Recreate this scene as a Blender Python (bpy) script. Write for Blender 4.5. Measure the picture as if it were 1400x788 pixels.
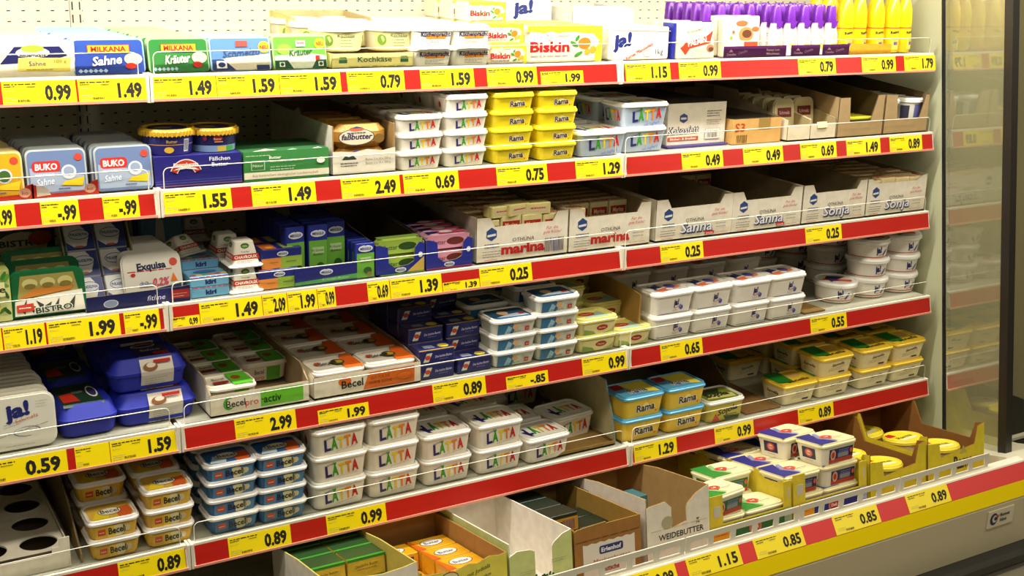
import bpy, math, random
from math import sin, cos, pi, radians
from mathutils import Vector, Matrix
random.seed(7)
for o in list(bpy.data.objects): bpy.data.objects.remove(o)
scn = bpy.context.scene; COL = scn.collection

# ------------------------------------------------------------ camera, light, exposure
RIGHT = Vector((0.85885, -0.51161, 0.02509)); UP = Vector((0.11664, 0.24302, 0.96298)); FWD = Vector((0.49877, 0.82413, -0.26839))
CAMP = Vector((-0.67686, -2.5133, 1.33153)); FPX = 1639.54
cd = bpy.data.cameras.new('camera'); cam = bpy.data.objects.new('camera', cd); COL.objects.link(cam)
cd.sensor_width = 36.0; cd.lens = FPX / 1400 * 36; cd.clip_start = .05
R3 = Matrix((RIGHT, UP, -FWD)).transposed(); cam.matrix_world = Matrix.Translation(CAMP) @ R3.to_4x4()
scn.camera = cam
scn.view_settings.view_transform = 'Standard'; scn.view_settings.look = 'None'; scn.view_settings.gamma = 1
scn.view_settings.use_curve_mapping = False; scn.view_settings.exposure = 0.0
w = bpy.data.worlds.new('world'); scn.world = w; w.use_nodes = True
w.node_tree.nodes['Background'].inputs[0].default_value = (.95, .88, .66, 1); w.node_tree.nodes['Background'].inputs[1].default_value = .035
def area(name, loc, rot, sx, sy, power, col):
    l = bpy.data.lights.new(name, 'AREA'); l.shape = 'RECTANGLE'; l.size = sx; l.size_y = sy; l.energy = power; l.color = col
    o = bpy.data.objects.new(name, l); COL.objects.link(o); o.location = loc; o.rotation_euler = rot; return o
WARM = (1.0, .92, .74)
TUBE = (1.0, .97, .91)
area('canopy_tube_light', (.65, -.06, 1.495), (radians(14), 0, 0), 3.6, .05, 42, TUBE)
area('end_panel_fill_light', (.6, -1.35, 2.9), (radians(20), 0, 0), 5.5, .4, 82, WARM)
area('end_panel_fill_light', (1.0, -3.8, 2.9), (radians(48), 0, 0), 5.5, .4, 22, WARM)
area('end_panel_fill_light', (6.8, -3.6, 2.9), (radians(20), radians(20), 0), .5, 5.0, 60, WARM)
area('end_panel_fill_light', (2.93, -.2, 2.9), (0, radians(8), 0), .3, 3.0, 26, WARM)  # added fill lamp, brightens the drab panel beyond the glass end

# ------------------------------------------------------------ materials
def lin(h):
    h = h.lstrip('#'); c = [int(h[i:i+2], 16) / 255 for i in (0, 2, 4)]
    return tuple(x / 12.92 if x <= .04045 else ((x + .055) / 1.055) ** 2.4 for x in c) + (1,)
_M = {}
def mt(col, rough=.45, kind='', metal=0):
    k = (col, rough, kind, metal)
    if k in _M: return _M[k]
    m = bpy.data.materials.new('%s_%s' % (kind or 'surface', col)); m.use_nodes = True; n = m.node_tree.nodes; L = m.node_tree.links
    b = n['Principled BSDF']; b.inputs['Roughness'].default_value = rough; b.inputs['Metallic'].default_value = metal
    c = lin(col); b.inputs['Base Color'].default_value = c
    if kind in ('card', 'metal', 'foil', 'plastic'):
        tc = n.new('ShaderNodeTexCoord'); no = n.new('ShaderNodeTexNoise'); no.inputs['Scale'].default_value = {'card': 35, 'metal': 4, 'foil': 22, 'plastic': 8}[kind]
        no.inputs['Detail'].default_value = 3
        mp = n.new('ShaderNodeMapping'); L.new(tc.outputs['Object'], mp.inputs[0]); L.new(mp.outputs[0], no.inputs['Vector'])
        if kind == 'metal': mp.inputs['Scale'].default_value = (1, 8, 20)
        r = n.new('ShaderNodeMix'); r.data_type = 'RGBA'; L.new(no.outputs[0], r.inputs[0])
        a = {'card': .80, 'metal': .88, 'foil': .72, 'plastic': .93}[kind]
        r.inputs[6].default_value = tuple(x * a for x in c[:3]) + (1,); r.inputs[7].default_value = tuple(min(1, x * (2 - a)) for x in c[:3]) + (1,)
        L.new(r.outputs[2], b.inputs['Base Color'])
        if kind == 'foil':
            bp = n.new('ShaderNodeBump'); bp.inputs['Strength'].default_value = .5; bp.inputs['Distance'].default_value = .01
            L.new(no.outputs[0], bp.inputs['Height']); L.new(bp.outputs[0], b.inputs['Normal'])
    _M[k] = m; return m
P = lambda c, r=.42: mt(c, r)                # flat print
PL = lambda c, r=.33: mt(c, r, 'plastic')
CB = lambda c: mt(c, .8, 'card')
FO = lambda c: mt(c, .3, 'foil')
ME = lambda c, r=.4: mt(c, r, 'metal')
WHITE = P('f4efe2'); BLACK = P('1c1a1c'); RED = P('c8201c'); NAVY = P('1d2468'); YEL = P('f6dc12'); GREY = P('8f8b80'); GREEN = P('3f9a2c'); ORANGE = P('ee7a1c')
def clear(name, tint, mixg, rough=.05, diff=0, dc=(.5, .5, .4, 1)):
    m = bpy.data.materials.new(name); m.use_nodes = True; n = m.node_tree.nodes; L = m.node_tree.links; n.clear()
    o = n.new('ShaderNodeOutputMaterial'); t = n.new('ShaderNodeBsdfTransparent'); t.inputs[0].default_value = tint
    g = n.new('ShaderNodeBsdfGlossy'); g.inputs['Roughness'].default_value = rough; g.inputs[0].default_value = (1, 1, 1, 1)
    fr = n.new('ShaderNodeLayerWeight'); fr.inputs[0].default_value = mixg
    mx = n.new('ShaderNodeMixShader'); L.new(fr.outputs['Fresnel'], mx.inputs[0]); L.new(t.outputs[0], mx.inputs[1]); L.new(g.outputs[0], mx.inputs[2]); out = mx
    if diff:
        d = n.new('ShaderNodeBsdfDiffuse'); d.inputs[0].default_value = dc; m2 = n.new('ShaderNodeMixShader'); m2.inputs[0].default_value = diff
        L.new(mx.outputs[0], m2.inputs[1]); L.new(d.outputs[0], m2.inputs[2]); out = m2
    L.new(out.outputs[0], o.inputs[0]); return m
ACRYL = clear("clear_acrylic", (.97, .97, .95, 1), .10)
GLASS = clear("side_glass", (.86, .88, .74, 1), .34, .05, .26, (.50, .48, .30, 1))
EDGE = mt('f2ecd8', .25)

# ------------------------------------------------------------ mesh builder
class MB:
    def __init__(s): s.v = []; s.f = []; s.m = []; s.ms = []
    def mi(s, m):
        if m not in s.ms: s.ms.append(m)
        return s.ms.index(m)
    def add(s, vs, fs, m):
        b = len(s.v); s.v += [tuple(v) for v in vs]; i = s.mi(m)
        for f in fs: s.f.append([b + k for k in f]); s.m.append(i)
    def box(s, x0, y0, z0, x1, y1, z1, m, top=None, front=None):
        vs = [(x0,y0,z0),(x1,y0,z0),(x1,y1,z0),(x0,y1,z0),(x0,y0,z1),(x1,y0,z1),(x1,y1,z1),(x0,y1,z1)]
        s.add(vs, [(3,2,1,0),(1,2,6,5),(2,3,7,6),(3,0,4,7)], m); s.add(vs, [(4,5,6,7)], top or m); s.add(vs, [(0,1,5,4)], front or m)
    def loft(s, rings, m, capb=True, capt=True, mcap=None):
        n = len(rings[0]); vs = [p for r in rings for p in r]; fs = []
        for k in range(len(rings) - 1):
            for i in range(n): fs.append((k*n+i, k*n+(i+1) % n, (k+1)*n+(i+1) % n, (k+1)*n+i))
        if capb: fs.append(tuple(reversed(range(n))))
        s.add(vs, fs, m)
        if capt: s.add(rings[-1], [tuple(range(n))], mcap or m)
    def ext(s, pts, ax, a, b, m, mb=None):
        f = {'y': lambda p, t: (p[0], t, p[1]), 'x': lambda p, t: (t, p[0], p[1]), 'z': lambda p, t: (p[0], p[1], t)}[ax]
        n = len(pts); A = [f(p, a) for p in pts]; B = [f(p, b) for p in pts]
        s.add(A, [tuple(range(n))], m); s.add(B, [tuple(reversed(range(n)))], mb or m)
        s.add(A + B, [(i, (i+1) % n, n+(i+1) % n, n+i) for i in range(n)], mb or m)
    def tube(s, pts, r, m, n=6):
        rings = []
        for i, p in enumerate(pts):
            p = Vector(p); d = (Vector(pts[min(i+1, len(pts)-1)]) - Vector(pts[max(i-1, 0)])).normalized()
            u = d.cross(Vector((0, 1, 0.01))).normalized(); q = d.cross(u)
            rings.append([p + r * (cos(2*pi*k/n) * u + sin(2*pi*k/n) * q) for k in range(n)])
        s.loft(rings, m)
    def mesh(s, name, sharp=35):
        me = bpy.data.meshes.new(name); me.from_pydata(s.v, [], s.f)
        for m in s.ms: me.materials.append(m)
        me.polygons.foreach_set('material_index', s.m); me.polygons.foreach_set('use_smooth', [True] * len(s.f)); me.update()
        me.set_sharp_from_angle(angle=radians(sharp)); return me
    def build(s, name, parent=None, label=None):
        o = bpy.data.objects.new(name, s.mesh(name)); COL.objects.link(o)
        if parent: o.parent = parent
        if label: o['label'] = label
        return o
def tag(o, label, cat, group=None, kind=None):
    o['label'] = label; o['category'] = cat
    if group: o['group'] = group
    if kind: o['kind'] = kind
    return o
def struct(o, label=None):
    o['kind'] = 'structure'
    if label: o['label'] = label
    return o
def thing(name, label, cat, loc, group=None, rx=0, ry=0, rz=0):
    o = bpy.data.objects.new(name, None); COL.objects.link(o); o.location = loc; o.rotation_euler = (rx, ry, rz); o.empty_display_size = .02
    return tag(o, label, cat, group)
def dup(root, loc, label, group=None, rx=None, ry=None, rz=None, skip=()):
    r = root.copy(); COL.objects.link(r); r.location = loc; r['label'] = label
    e = root.rotation_euler; r.rotation_euler = (e.x if rx is None else rx, e.y if ry is None else ry, e.z if rz is None else rz)
    if group: r['group'] = group
    for c in root.children:
        if c.name.split('.')[0] in skip: continue
        d = c.copy(); COL.objects.link(d); d.parent = r
        for g in c.children: h = g.copy(); COL.objects.link(h); h.parent = d
    return r
def rr(cx, cy, w, d, r, z, n=4):
    out = []; r = min(r, w/2 - 1e-4, d/2 - 1e-4)
    for (sx, sy, a0) in ((1, 1, 0), (-1, 1, 90), (-1, -1, 180), (1, -1, 270)):
        for k in range(n + 1):
            a = radians(a0 + 90 * k / n); out.append((cx + sx*(w/2 - r) + r*cos(a), cy + sy*(d/2 - r) + r*sin(a), z))
    return out
def circ(cx, cy, r, z, n=28): return [(cx + r*cos(2*pi*k/n), cy + r*sin(2*pi*k/n), z) for k in range(n)]
def rrp(x0, z0, x1, z1, r, n=4, rb=None):     # rounded 2D outline
    rb = r if rb is None else rb; out = []
    for (cx, cz, q, a0) in ((x1, z1, r, 0), (x0, z1, r, 90), (x0, z0, rb, 180), (x1, z0, rb, 270)):
        sx = -1 if cx == x1 else 1; sz = -1 if cz == z1 else 1
        for k in range(n + 1):
            a = radians(a0 + 90*k/n); out.append((cx + sx*q + q*cos(a), cz + sz*q + q*sin(a)))
    return out

# ------------------------------------------------------------ lettering
_cu = bpy.data.curves.new('lettering', 'FONT'); _to = bpy.data.objects.new('lettering', _cu); COL.objects.link(_to); _T = {}
_cu.size = 1; _cu.resolution_u = 2
def glyphs(s, bold):
    k = (s, bold)
    if k not in _T:
        _cu.body = s; _cu.offset = bold; bpy.context.view_layer.update(); me = _to.to_mesh()
        vs = [(v.co.x, v.co.y) for v in me.vertices]; fs = [tuple(p.vertices) for p in me.polygons]; _to.to_mesh_clear()
        if vs:
            x0 = min(v[0] for v in vs); x1 = max(v[0] for v in vs); vs = [((x - x0) / .729, y / .729) for x, y in vs]; w = (x1 - x0) / .729
        else: w = 0
        _T[k] = (vs, fs, w)
    return _T[k]
class Pr:
    """flat print on a surface: fn(u, v, lift) -> local point"""
    def __init__(s, fn): s.fn = fn; s.mb = MB(); s.e = .0004
    def poly(s, pts, m, sub=0):
        s.mb.add([s.fn(u, v, s.e) for u, v in pts], [tuple(range(len(pts)))], m); s.e += .00018; return s
    def rect(s, u0, v0, u1, v1, m, n=1):
        for i in range(n):
            a = u0 + (u1-u0)*i/n; b = u0 + (u1-u0)*(i+1)/n
            s.mb.add([s.fn(a, v0, s.e), s.fn(b, v0, s.e), s.fn(b, v1, s.e), s.fn(a, v1, s.e)], [(0,1,2,3)], m)
        s.e += .00018; return s
    def ell(s, cu, cv, ru, rv, m, rot=0, n=20):
        c, q = cos(rot), sin(rot)
        return s.poly([(cu + ru*cos(2*pi*k/n)*c - rv*sin(2*pi*k/n)*q, cv + ru*cos(2*pi*k/n)*q + rv*sin(2*pi*k/n)*c) for k in range(n)], m)
    def text(s, t, u, v, h, m, w=None, bold=.0, shear=0, rot=0, al='c', cols=None, halo=None):
        vs, fs, W = glyphs(t, bold)
        if not W: return s
        sx = (w / W) if w else h; c, q = cos(rot), sin(rot); ox = {'c': -W*sx/2, 'l': 0, 'r': -W*sx}[al]
        if halo:
            hv, hf, hw = glyphs(t, bold + halo[1])
            s.mb.add([s.fn(u + (x*sx - (hw-W)*sx/2 + ox + shear*y*h)*c - y*h*q, v + (x*sx + ox + shear*y*h)*q + y*h*c, s.e) for x, y in hv], hf, halo[0]); s.e += .00018
        pts = [s.fn(u + (x*sx + ox + shear*y*h)*c - y*h*q, v + (x*sx + ox + shear*y*h)*q + y*h*c, s.e) for x, y in vs]
        s.mb.add(pts, fs, m); s.e += .00018; return s
    def multi(s, chars, u, v, h, w, bold=.03, rot=0, gap=.06):
        n = len(chars); cw = w / n; c, q = cos(rot), sin(rot)
        for i, (ch, m) in enumerate(chars):
            du = (i + .5) * cw - w/2; s.text(ch, u + du*c, v + du*q, h, m, w=cw*(1-gap), bold=bold, rot=rot)
        return s
    def lines(s, u0, v0, u1, n, dv, m, th=.0012, rag=.3, seed=1, rot=0):
        r = random.Random(seed)
        for k in range(n):
            v = v0 - k*dv; x = u0; e = u1 - (u1-u0) * r.random() * rag
            while x < e:
                l = min(e - x, (u1-u0) * (.06 + .14*r.random()))
                s.mb.add([s.fn(a, b + (a-u0)*rot, s.e) for a, b in ((x, v), (x+l, v), (x+l, v+th), (x, v+th))], [(0,1,2,3)], m); x += l + (u1-u0)*.03
        s.e += .00018; return s
    def bars(s, u0, v0, u1, v1, m, n=14, seed=3):
        r = random.Random(seed); st = (u1-u0)/n
        for k in range(n):
            a = u0 + k*st; s.mb.add([s.fn(a, v0, s.e), s.fn(a + st*(.3+.45*r.random()), v0, s.e), s.fn(a + st*(.3+.45*r.random()), v1, s.e), s.fn(a, v1, s.e)], [(0,1,2,3)], m)
        s.e += .00018; return s
    def build(s, name, parent, label=None): return s.mb.build(name, parent, label)
def front(y=0, slope=0): return lambda u, v, e: (u, y + slope*v - e, v)
def topf(z, y0=0): return lambda u, v, e: (u, y0 + v, z + e)
def leftf(x): return lambda u, v, e: (x - e, u, v)     # u = y into the shelf (mirrored reading is negated by caller)
def cylf(R0, R1, h, cy): # wraps u (metres of arc) about a cup whose front is at y=cy-R
    def f(u, v, e):
        r = R0 + (R1-R0)*v/h + e; a = u / R0; return (r*sin(a), cy - r*cos(a), v)
    return f

# ------------------------------------------------------------ shelf frame: five shelf fronts (y, z) and the sloping bottom deck
SY = [0.1344, 0.1006, 0.0791, 0.0321, 0.0]; SZ = [1.058, 0.810, 0.5544, 0.2791, 0.0]
RH, RT = .0522, .0117; BACK = .72; X0, X1, X2, X3 = -1.25, 0.0, 1.25, 2.474
def ray(px, py): return FWD + (px - 700) / FPX * RIGHT - (py - 394) / FPX * UP
def onY(px, py, Y): d = ray(px, py); return CAMP + d * ((Y - CAMP.y) / d.y)
def sx(row, px, d=.03, dz=0):        # world x of a thing standing on a shelf, from where it is seen along the shelf front
    Y = SY[row] + d; Z = SZ[row] + dz
    a, b = CAMP.x, 0
    k = (px - 700) / FPX; D = Vector((0, Y, Z)) - CAMP
    # (x*R.x + c1) = k (x*F.x + c2)
    c1 = D.y*RIGHT.y + D.z*RIGHT.z; c2 = D.y*FWD.y + D.z*FWD.z
    return CAMP.x + (k*c2 - c1) / (RIGHT.x - k*FWD.x)
DT = math.atan(.15); DRX = -DT
def DK(x, y, z=0): return Vector((x, -.34 + y*cos(DT) + z*sin(DT), -.19 - y*sin(DT) + z*cos(DT)))
def dx(px, y, z):
    Pw = DK(0, y, z); D = Pw - CAMP; k = (px-700)/FPX; c1 = D.y*RIGHT.y + D.z*RIGHT.z; c2 = D.y*FWD.y + D.z*FWD.z
    return CAMP.x + (k*c2 - c1) / (RIGHT.x - k*FWD.x)
ROWN = ['top shelf', 'second shelf', 'third shelf', 'fourth shelf', 'fifth shelf']

# ------------------------------------------------------------ the setting
def pegmat():
    m = bpy.data.materials.new('perforated_panel'); m.use_nodes = True; n = m.node_tree.nodes; L = m.node_tree.links; b = n['Principled BSDF']
    tc = n.new('ShaderNodeTexCoord'); sp = n.new('ShaderNodeSeparateXYZ'); L.new(tc.outputs['Object'], sp.inputs[0])
    def mth(op, a, bb=None, c=None):
        q = n.new('ShaderNodeMath'); q.operation = op
        for i, x in enumerate((a, bb, c)):
            if x is None: continue
            if isinstance(x, (int, float)): q.inputs[i].default_value = x
            else: L.new(x, q.inputs[i])
        return q.outputs[0]
    fx = mth('ABSOLUTE', mth('SUBTRACT', mth('FRACT', mth('DIVIDE', sp.outputs[0], .0345)), .5))
    fz = mth('ABSOLUTE', mth('SUBTRACT', mth('FRACT', mth('DIVIDE', sp.outputs[2], .0262)), .5))
    h = mth('MULTIPLY', mth('LESS_THAN', fx, .12), mth('LESS_THAN', fz, .055))
    mx = n.new('ShaderNodeMix'); mx.data_type = 'RGBA'; L.new(h, mx.inputs[0]); mx.inputs[6].default_value = lin('efe6cd'); mx.inputs[7].default_value = lin('2c2a24')
    L.new(mx.outputs[2], b.inputs['Base Color']); b.inputs['Roughness'].default_value = .5; return m
PEG = pegmat()
for i, (a, b) in enumerate(((X0 - .03, X1 - .045), (X1 - .015, X2 - .045), (X2 - .015, X3 + .03))):
    mb = MB(); mb.box(a, BACK, -.45, b, BACK + .02, 1.56, PEG); o = struct(mb.build('wall_back' if i == 0 else 'wall_back.%03d' % i), 'cream perforated metal rear panel behind the shelves')
for i, x in enumerate((X1 - .03, X2 - .03)):
    mb = MB(); mb.box(x - .0145, BACK - .004, -.45, x + .0145, BACK + .016, 1.56, ME('e6dec6'))
    o = struct(mb.build('trim_%d' % (i + 1)), 'slotted steel upright between the perforated rear panels'); 
    sl = MB()
    for k in range(62): 
        z = -.4 + k*.032
        for q in (-.009, .009): sl.box(x + q - .0013, BACK - .0055, z, x + q + .0013, BACK - .003, z + .02, BLACK)
    sl.build('upright_slots', o)
mb = MB(); mb.box(-1.32, -.2, 1.56, 2.62, .76, 1.62, ME('d9d0b6')); mb.box(-1.32, -.24, 1.50, 2.62, -.2, 1.66, ME('d9d0b6')); struct(mb.build('ceiling'), 'underside of the cooler canopy')
mb = MB(); mb.box(-5, -6, -.86, 6, 3, -.8, mt('8d8674', .35, 'metal')); struct(mb.build('floor'), 'grey store floor')
mb = MB(); mb.box(-1.9, 1.6, -.8, 6, 1.7, 3.2, mt('6f674a', .8)); struct(mb.build('wall_far'), 'dull far wall of the store')
mb = MB(); mb.box(3.35, -.4, -.8, 3.45, 1.6, 3.2, mt('b8ae86', .7)); struct(mb.build('wall_right'), 'drab panel beyond the glass end of the cooler')
# cooler side: opaque panel, seam, glass, leaning post
def lean(y, z): return y + (z + .12) * .152
XS = 2.515
mb = MB(); mb.ext([(lean(-.045, -.3), -.3), (BACK + .02, -.3), (BACK + .02, 1.6), (lean(-.045, 1.6), 1.6)], 'x', XS, XS + .03, mt("b8b996", .24))
side = struct(mb.build('wall_side'), 'grey green glossy end panel inside the cooler')
mb = MB(); mb.ext([(lean(-.052, -.3), -.3), (lean(-.045, -.3), -.3), (lean(-.045, 1.6), 1.6), (lean(-.052, 1.6), 1.6)], 'x', XS - .002, XS + .03, BLACK); mb.build('seal_strip', side)
mb = MB(); mb.ext([(lean(-.285, -.2), -.2), (lean(-.055, -.2), -.2), (lean(-.055, 1.6), 1.6), (lean(-.30, 1.6), 1.6)], 'x', XS + .004, XS + .012, GLASS)
struct(mb.build('window_1'), 'clear reflective glass end of the cooler')
pl = lambda y, z: y + (z + .147)*.1396
mb = MB(); mb.ext([(pl(-.302, -.165), -.165), (pl(-.272, -.165), -.165), (pl(-.272, 1.6), 1.6), (pl(-.302, 1.6), 1.6)], 'x', XS - .006, XS + .024, mt('27231d', .4))
struct(mb.build('trim_3'), 'dark leaning post at the glass end of the cooler')

RAILRED = mt('b01c12', .3, 'metal'); LIP = mt('f0e9d4', .35, 'metal'); PLATE = mt('b9b7a6', .3, 'metal')
def shelf(row, a, b, bay):
    y, z = SY[row], SZ[row]
    t = thing('shelf', '%s metal shelf of the cooler, %s section, with a red price rail' % (['topmost', 'second highest', 'middle', 'fourth', 'lowest'][row], ['left', 'centre', 'right'][bay]), 'shelf', ((a+b)/2, y, z), 'shelves of the cooler')
    h = (b - a)/2
    mb = MB(); mb.box(-h, .010, -.022, h, BACK - y - .006, -.001, PLATE); mb.box(-h + .02, .010, -.045, -h + .035, BACK - y - .006, -.022, PLATE); mb.box(h - .035, .010, -.045, h - .02, BACK - y - .006, -.022, PLATE); mb.build('shelf_plate', t)
    mb = MB(); mb.ext([(0, .0005), (.010, -.001), (.010, -RH), (-RT, -RH)], 'x', -h, h, LIP, LIP); mb.ext([(-.002, -.003), (-.002, .003), (.012, .003), (.012, -.003)], 'x', -h, h, LIP)
    mb.ext([(-RT - .003, -RH - .002), (-RT - .003, -RH + .0035), (-RT + .006, -RH + .0035), (-RT + .006, -RH - .002)], 'x', -h, h, mt('eaa088', .3)); mb.build('price_rail', t)
    mb = MB(); q = lambda v: -RT*v - .0012; mb.add([(-h + .004, q(.04), -RH*.04), (h - .004, q(.04), -RH*.04), (h - .004, q(.95), -RH*.95), (-h + .004, q(.95), -RH*.95)], [(3, 2, 1, 0)], RAILRED); mb.build('red_strip', t)
    for s in ((-1, 1) if bay < 2 else (-1,)):
        mb = MB(); mb.box(min(s*h, s*(h + .006)), -.012, -RH - .004, max(s*h, s*(h + .006)), .02, .006, LIP); mb.build('rail_end', t)
    # clear guard with bright moulded edge
    x0, x1, zt = -h + .008, h - .012, .050
    pts = rrp(x0, .003, x1, zt, .012, 4, .001)
    mb = MB(); mb.ext(pts, 'y', .006, .0075, ACRYL); g = mb.build('plastic_guard', t)
    mb = MB(); mb.tube([(x0, .0068, .003)] + [(p[0], .0068, p[1]) for p in reversed(rrp(x0, .003, x1, zt, .012, 4, .001)[:10])] + [(x1, .0068, .003)], .0011, EDGE, 5); mb.build('guard_edge', g)
    return t
for r in range(5):
    for bay, (a, b) in enumerate(((X0, X1 - .014), (X1, X2 - .014), (X2, X3))): shelf(r, a, b, bay)
# shelf bracket (black hook seen over the white carton)
t = thing('shelf_bracket', 'black shelf bracket hanging under the lowest shelf', 'bracket', (.9, .3, -.13)); mb = MB(); mb.box(-.015, 0, 0, .015, .01, .075, BLACK); mb.loft([circ(.012, 0.005, .0, -.0, 12), circ(.012, .005, .012, .004, 12), circ(.012, .005, .012, .014, 12)], BLACK); mb.build('hook', t)

# ------------------------------------------------------------ price tags
TAGC = mt('f0d60c', .3); TINK = mt('191410', .5)
def railpt(row, x, v, e): return (x, SY[row] - RT*v - e, SZ[row] - RH*v)
def ptag(row, p0, p1, txt, v0=.06, v1=.93, tx=None, small=False, where=''):
    xa = sx(row, p0, 0, -RH/2); xb = sx(row, p1, 0, -RH/2); w = xb - xa; vm = v1
    zb = RH*(vm - v0)
    t = thing('price_tag', where, 'price tag', railpt(row, (xa+xb)/2, vm, .0), 'yellow price tags on the shelf rails')
    sl = RT/RH
    fn = lambda u, v, e: (u, sl*v - .0016 - e, v)
    mb = MB(); vs = [fn(-w/2, 0, -.0004), fn(w/2, 0, -.0004), fn(w/2, zb, -.0004), fn(-w/2, zb, -.0004), fn(-w/2, 0, .0004), fn(w/2, 0, .0004), fn(w/2, zb, .0004), fn(-w/2, zb, .0004)]
    mb.add(vs, [(4,5,6,7), (0,1,5,4), (1,2,6,5), (2,3,7,6), (3,0,4,7), (3,2,1,0)], TAGC); mb.build('card', t)
    p = Pr(fn); p.e = .0007; hh = zb*.64; tw = w*.36 if not tx else w*tx
    if txt:
        p.text(txt, w/2 - w*.07, zb*.16, hh, TINK, w=tw if len(txt) > 3 else tw*.75, bold=.045, al='r')
    L = -w/2 + w*.03
    p.lines(L, zb*.84, L + w*.45, 1, .004, TINK, .0022, .05, int(p0)); p.lines(L, zb*.75, L + w*.14, 1, .004, TINK, .0018, .0, int(p0)+1)
    p.lines(L + w*.3, zb*.73, L + w*.42, 1, .004, TINK, .0014, .0, 5)
    p.lines(L, zb*.60, L + w*.15, 1, .004, GREY, .0008, .2, 6); p.lines(L, zb*.28, L + w*.2, 3, .0045, GREY, .0008, .4, 7)
    p.bars(L + w*.17, zb*.10, L + w*.34, zb*.20, TINK, 10, int(p0)); p.build('price_print', t)
    return t
PT = [
 (0, [(2,103,'0.99'),(106,199,'1.49'),(208,294,'1.49'),(295,380,'1.59'),(381,464,'1.59'),(473,551,'0.79'),(573,646,'1.59'),(664,732,'0.99'),(737,795,'1.99','s'),(853,914,'1.15'),(926,983,'0.99'),(1089,1140,'0.79'),(1176,1222,'0.99'),(1234,1276,'1.79')]),
 (1, [(-40,20,'-.99'),(55,107,'-.99','m'),(140,189,'-.99','m'),(223,315,'1.55'),(343,430,'1.49'),(465,545,'2.49'),(550,625,'0.69'),(677,746,'0.75'),(785,850,'1.29'),(930,986,'0.49'),(1014,1068,'0.49'),(1092,1141,'0.69'),(1155,1201,'1.49'),(1214,1258,'0.89')]),
 (2, [(-30,2,''),(4,61,'1.19','n'),(64,163,'1.99'),(169,217,'-.99','m'),(234,271,'0,99','l'),(272,357,'1.49'),(358,391,'2.09','m'),(392,432,'1.99','m'),(433,457,'0.99','m'),(501,531,'0.69','m'),(532,602,'1.39'),(603,653,'1.39','l'),(654,725,'0.25'),(901,959,'0.25'),(1099,1148,'0.25')]),
 (3, [(-45,91,'0.59'),(102,149,''),(150,239,'1.59'),(320,403,'2.99'),(433,502,'1.99','s'),(590,662,'0.89'),(690,747,'-.85','s'),(794,856,'0.99'),(901,958,'0.65'),(1106,1155,'0.55')]),
 (4, [(161,252,'0.89'),(311,396,'0.89'),(445,526,'0.99'),(865,923,'1.29'),(975,1028,'0.99'),(1089,1137,'0.89')])]
BAYN = ['left', 'centre', 'right']; ORD = ['first', 'second', 'third', 'fourth', 'fifth', 'sixth', 'seventh', 'eighth', 'ninth']
for row, lst in PT:
    cnt = [0, 0, 0]
    for it in lst:
        k = it[3] if len(it) > 3 else ''
        bay = 0 if it[1] < 260 and it[0] < (205 + row*13) else (1 if it[1] < 860 else 2)
        cnt[bay] += 1; n = cnt[bay]
        lab = 'yellow price tag %s, %s from left on the %s %s rail' % (('reading ' + it[2]) if it[2] else 'without a price', ORD[n-1], BAYN[bay], ROWN[row])
        kw = {'s': dict(v0=.32), 'm': dict(tx=.5), 'n': dict(tx=.4), 'l': dict(v0=.52, tx=.32), '': {}}[k]
        ptag(row, it[0], it[1], it[2], where=lab, **kw)

# ------------------------------------------------------------ product makers
LEV = {1: ['single one'], 2: ['lower', 'upper'], 3: ['bottom', 'middle', 'top'], 4: ['bottom', 'second lowest', 'third lowest', 'top']}
class Kind: pass
def tubkind(name, w, d, h, body, lid, fprint, lprint=None, r=.018, taper=(.87, .96), sprint=None, lidkind='rim', desc=''):
    k = Kind(); k.w, k.d, k.h, k.desc, k.name = w, d, h, desc, name; k.pitch = h - .003; k.proto = None
    def make(loc, label, group, rz=0):
        if k.proto: return dup(k.proto, loc, label, group, rz=rz)
        t = thing(name, label, 'tub', loc, group, rz=rz); cy = d/2; ib = w*(1-taper[0])/2; it = w*(1-taper[1])/2; hb = h - .008
        mb = MB(); mb.loft([rr(0, cy, w-2*ib-.006, d-2*ib-.006, r*.8, 0), rr(0, cy, w-2*ib, d-2*ib, r*.9, .002), rr(0, cy, w-2*it, d-2*it, r, hb)], body); b = mb.build('tub_body', t)
        mb = MB(); mb.loft([rr(0, cy, w*.97, d*.96, r, h-.013), rr(0, cy, w, d, r*1.1, h-.011), rr(0, cy, w, d, r*1.1, h-.0065), rr(0, cy, w*.965, d*.95, r, h-.0045), rr(0, cy, w*.95, d*.93, r, h), rr(0, cy, w*.89, d*.86, r*.9, h), rr(0, cy, w*.87, d*.84, r*.9, h-.0025)], lid)
        l = mb.build('lid', t)
        sl = (it - ib) / hb
        if fprint: p = Pr(front(ib - .0002, sl)); fprint(p, w - 2*ib - 1.3*r, hb); p.build('front_print', b)
        if sprint: p = Pr(lambda u, v, e: (-(w/2 - ib) + sl*v - e, d/2 - u, v)); sprint(p, d - 2*ib - 1.3*r, hb); p.build('side_print', b)
        if lprint: p = Pr(topf(h - .0025, cy)); lprint(p, w*.82, d*.78); p.build('lid_print', l)
        k.proto = t; return t
    k.make = make; return k
def stack(k, row, px, n, d=.015, where='', x=None, z0=0, jig=.002, levels=None, rz=0, y=None, adj=0):
    x = sx(row, px, .03) if x is None else x
    nm = levels or LEV[n]
    for i in range(n):
        lab = '%s, %s %s' % (k.desc, nm[i], where); j = (random.random()-.5)*2*jig
        yy = SY[row] + d + (random.random())*jig
        k.make((x + j + adj*i, yy, SZ[row] + .001 + z0 + i*k.pitch), lab, k.group, rz + (random.random()-.5)*.02)
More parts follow.
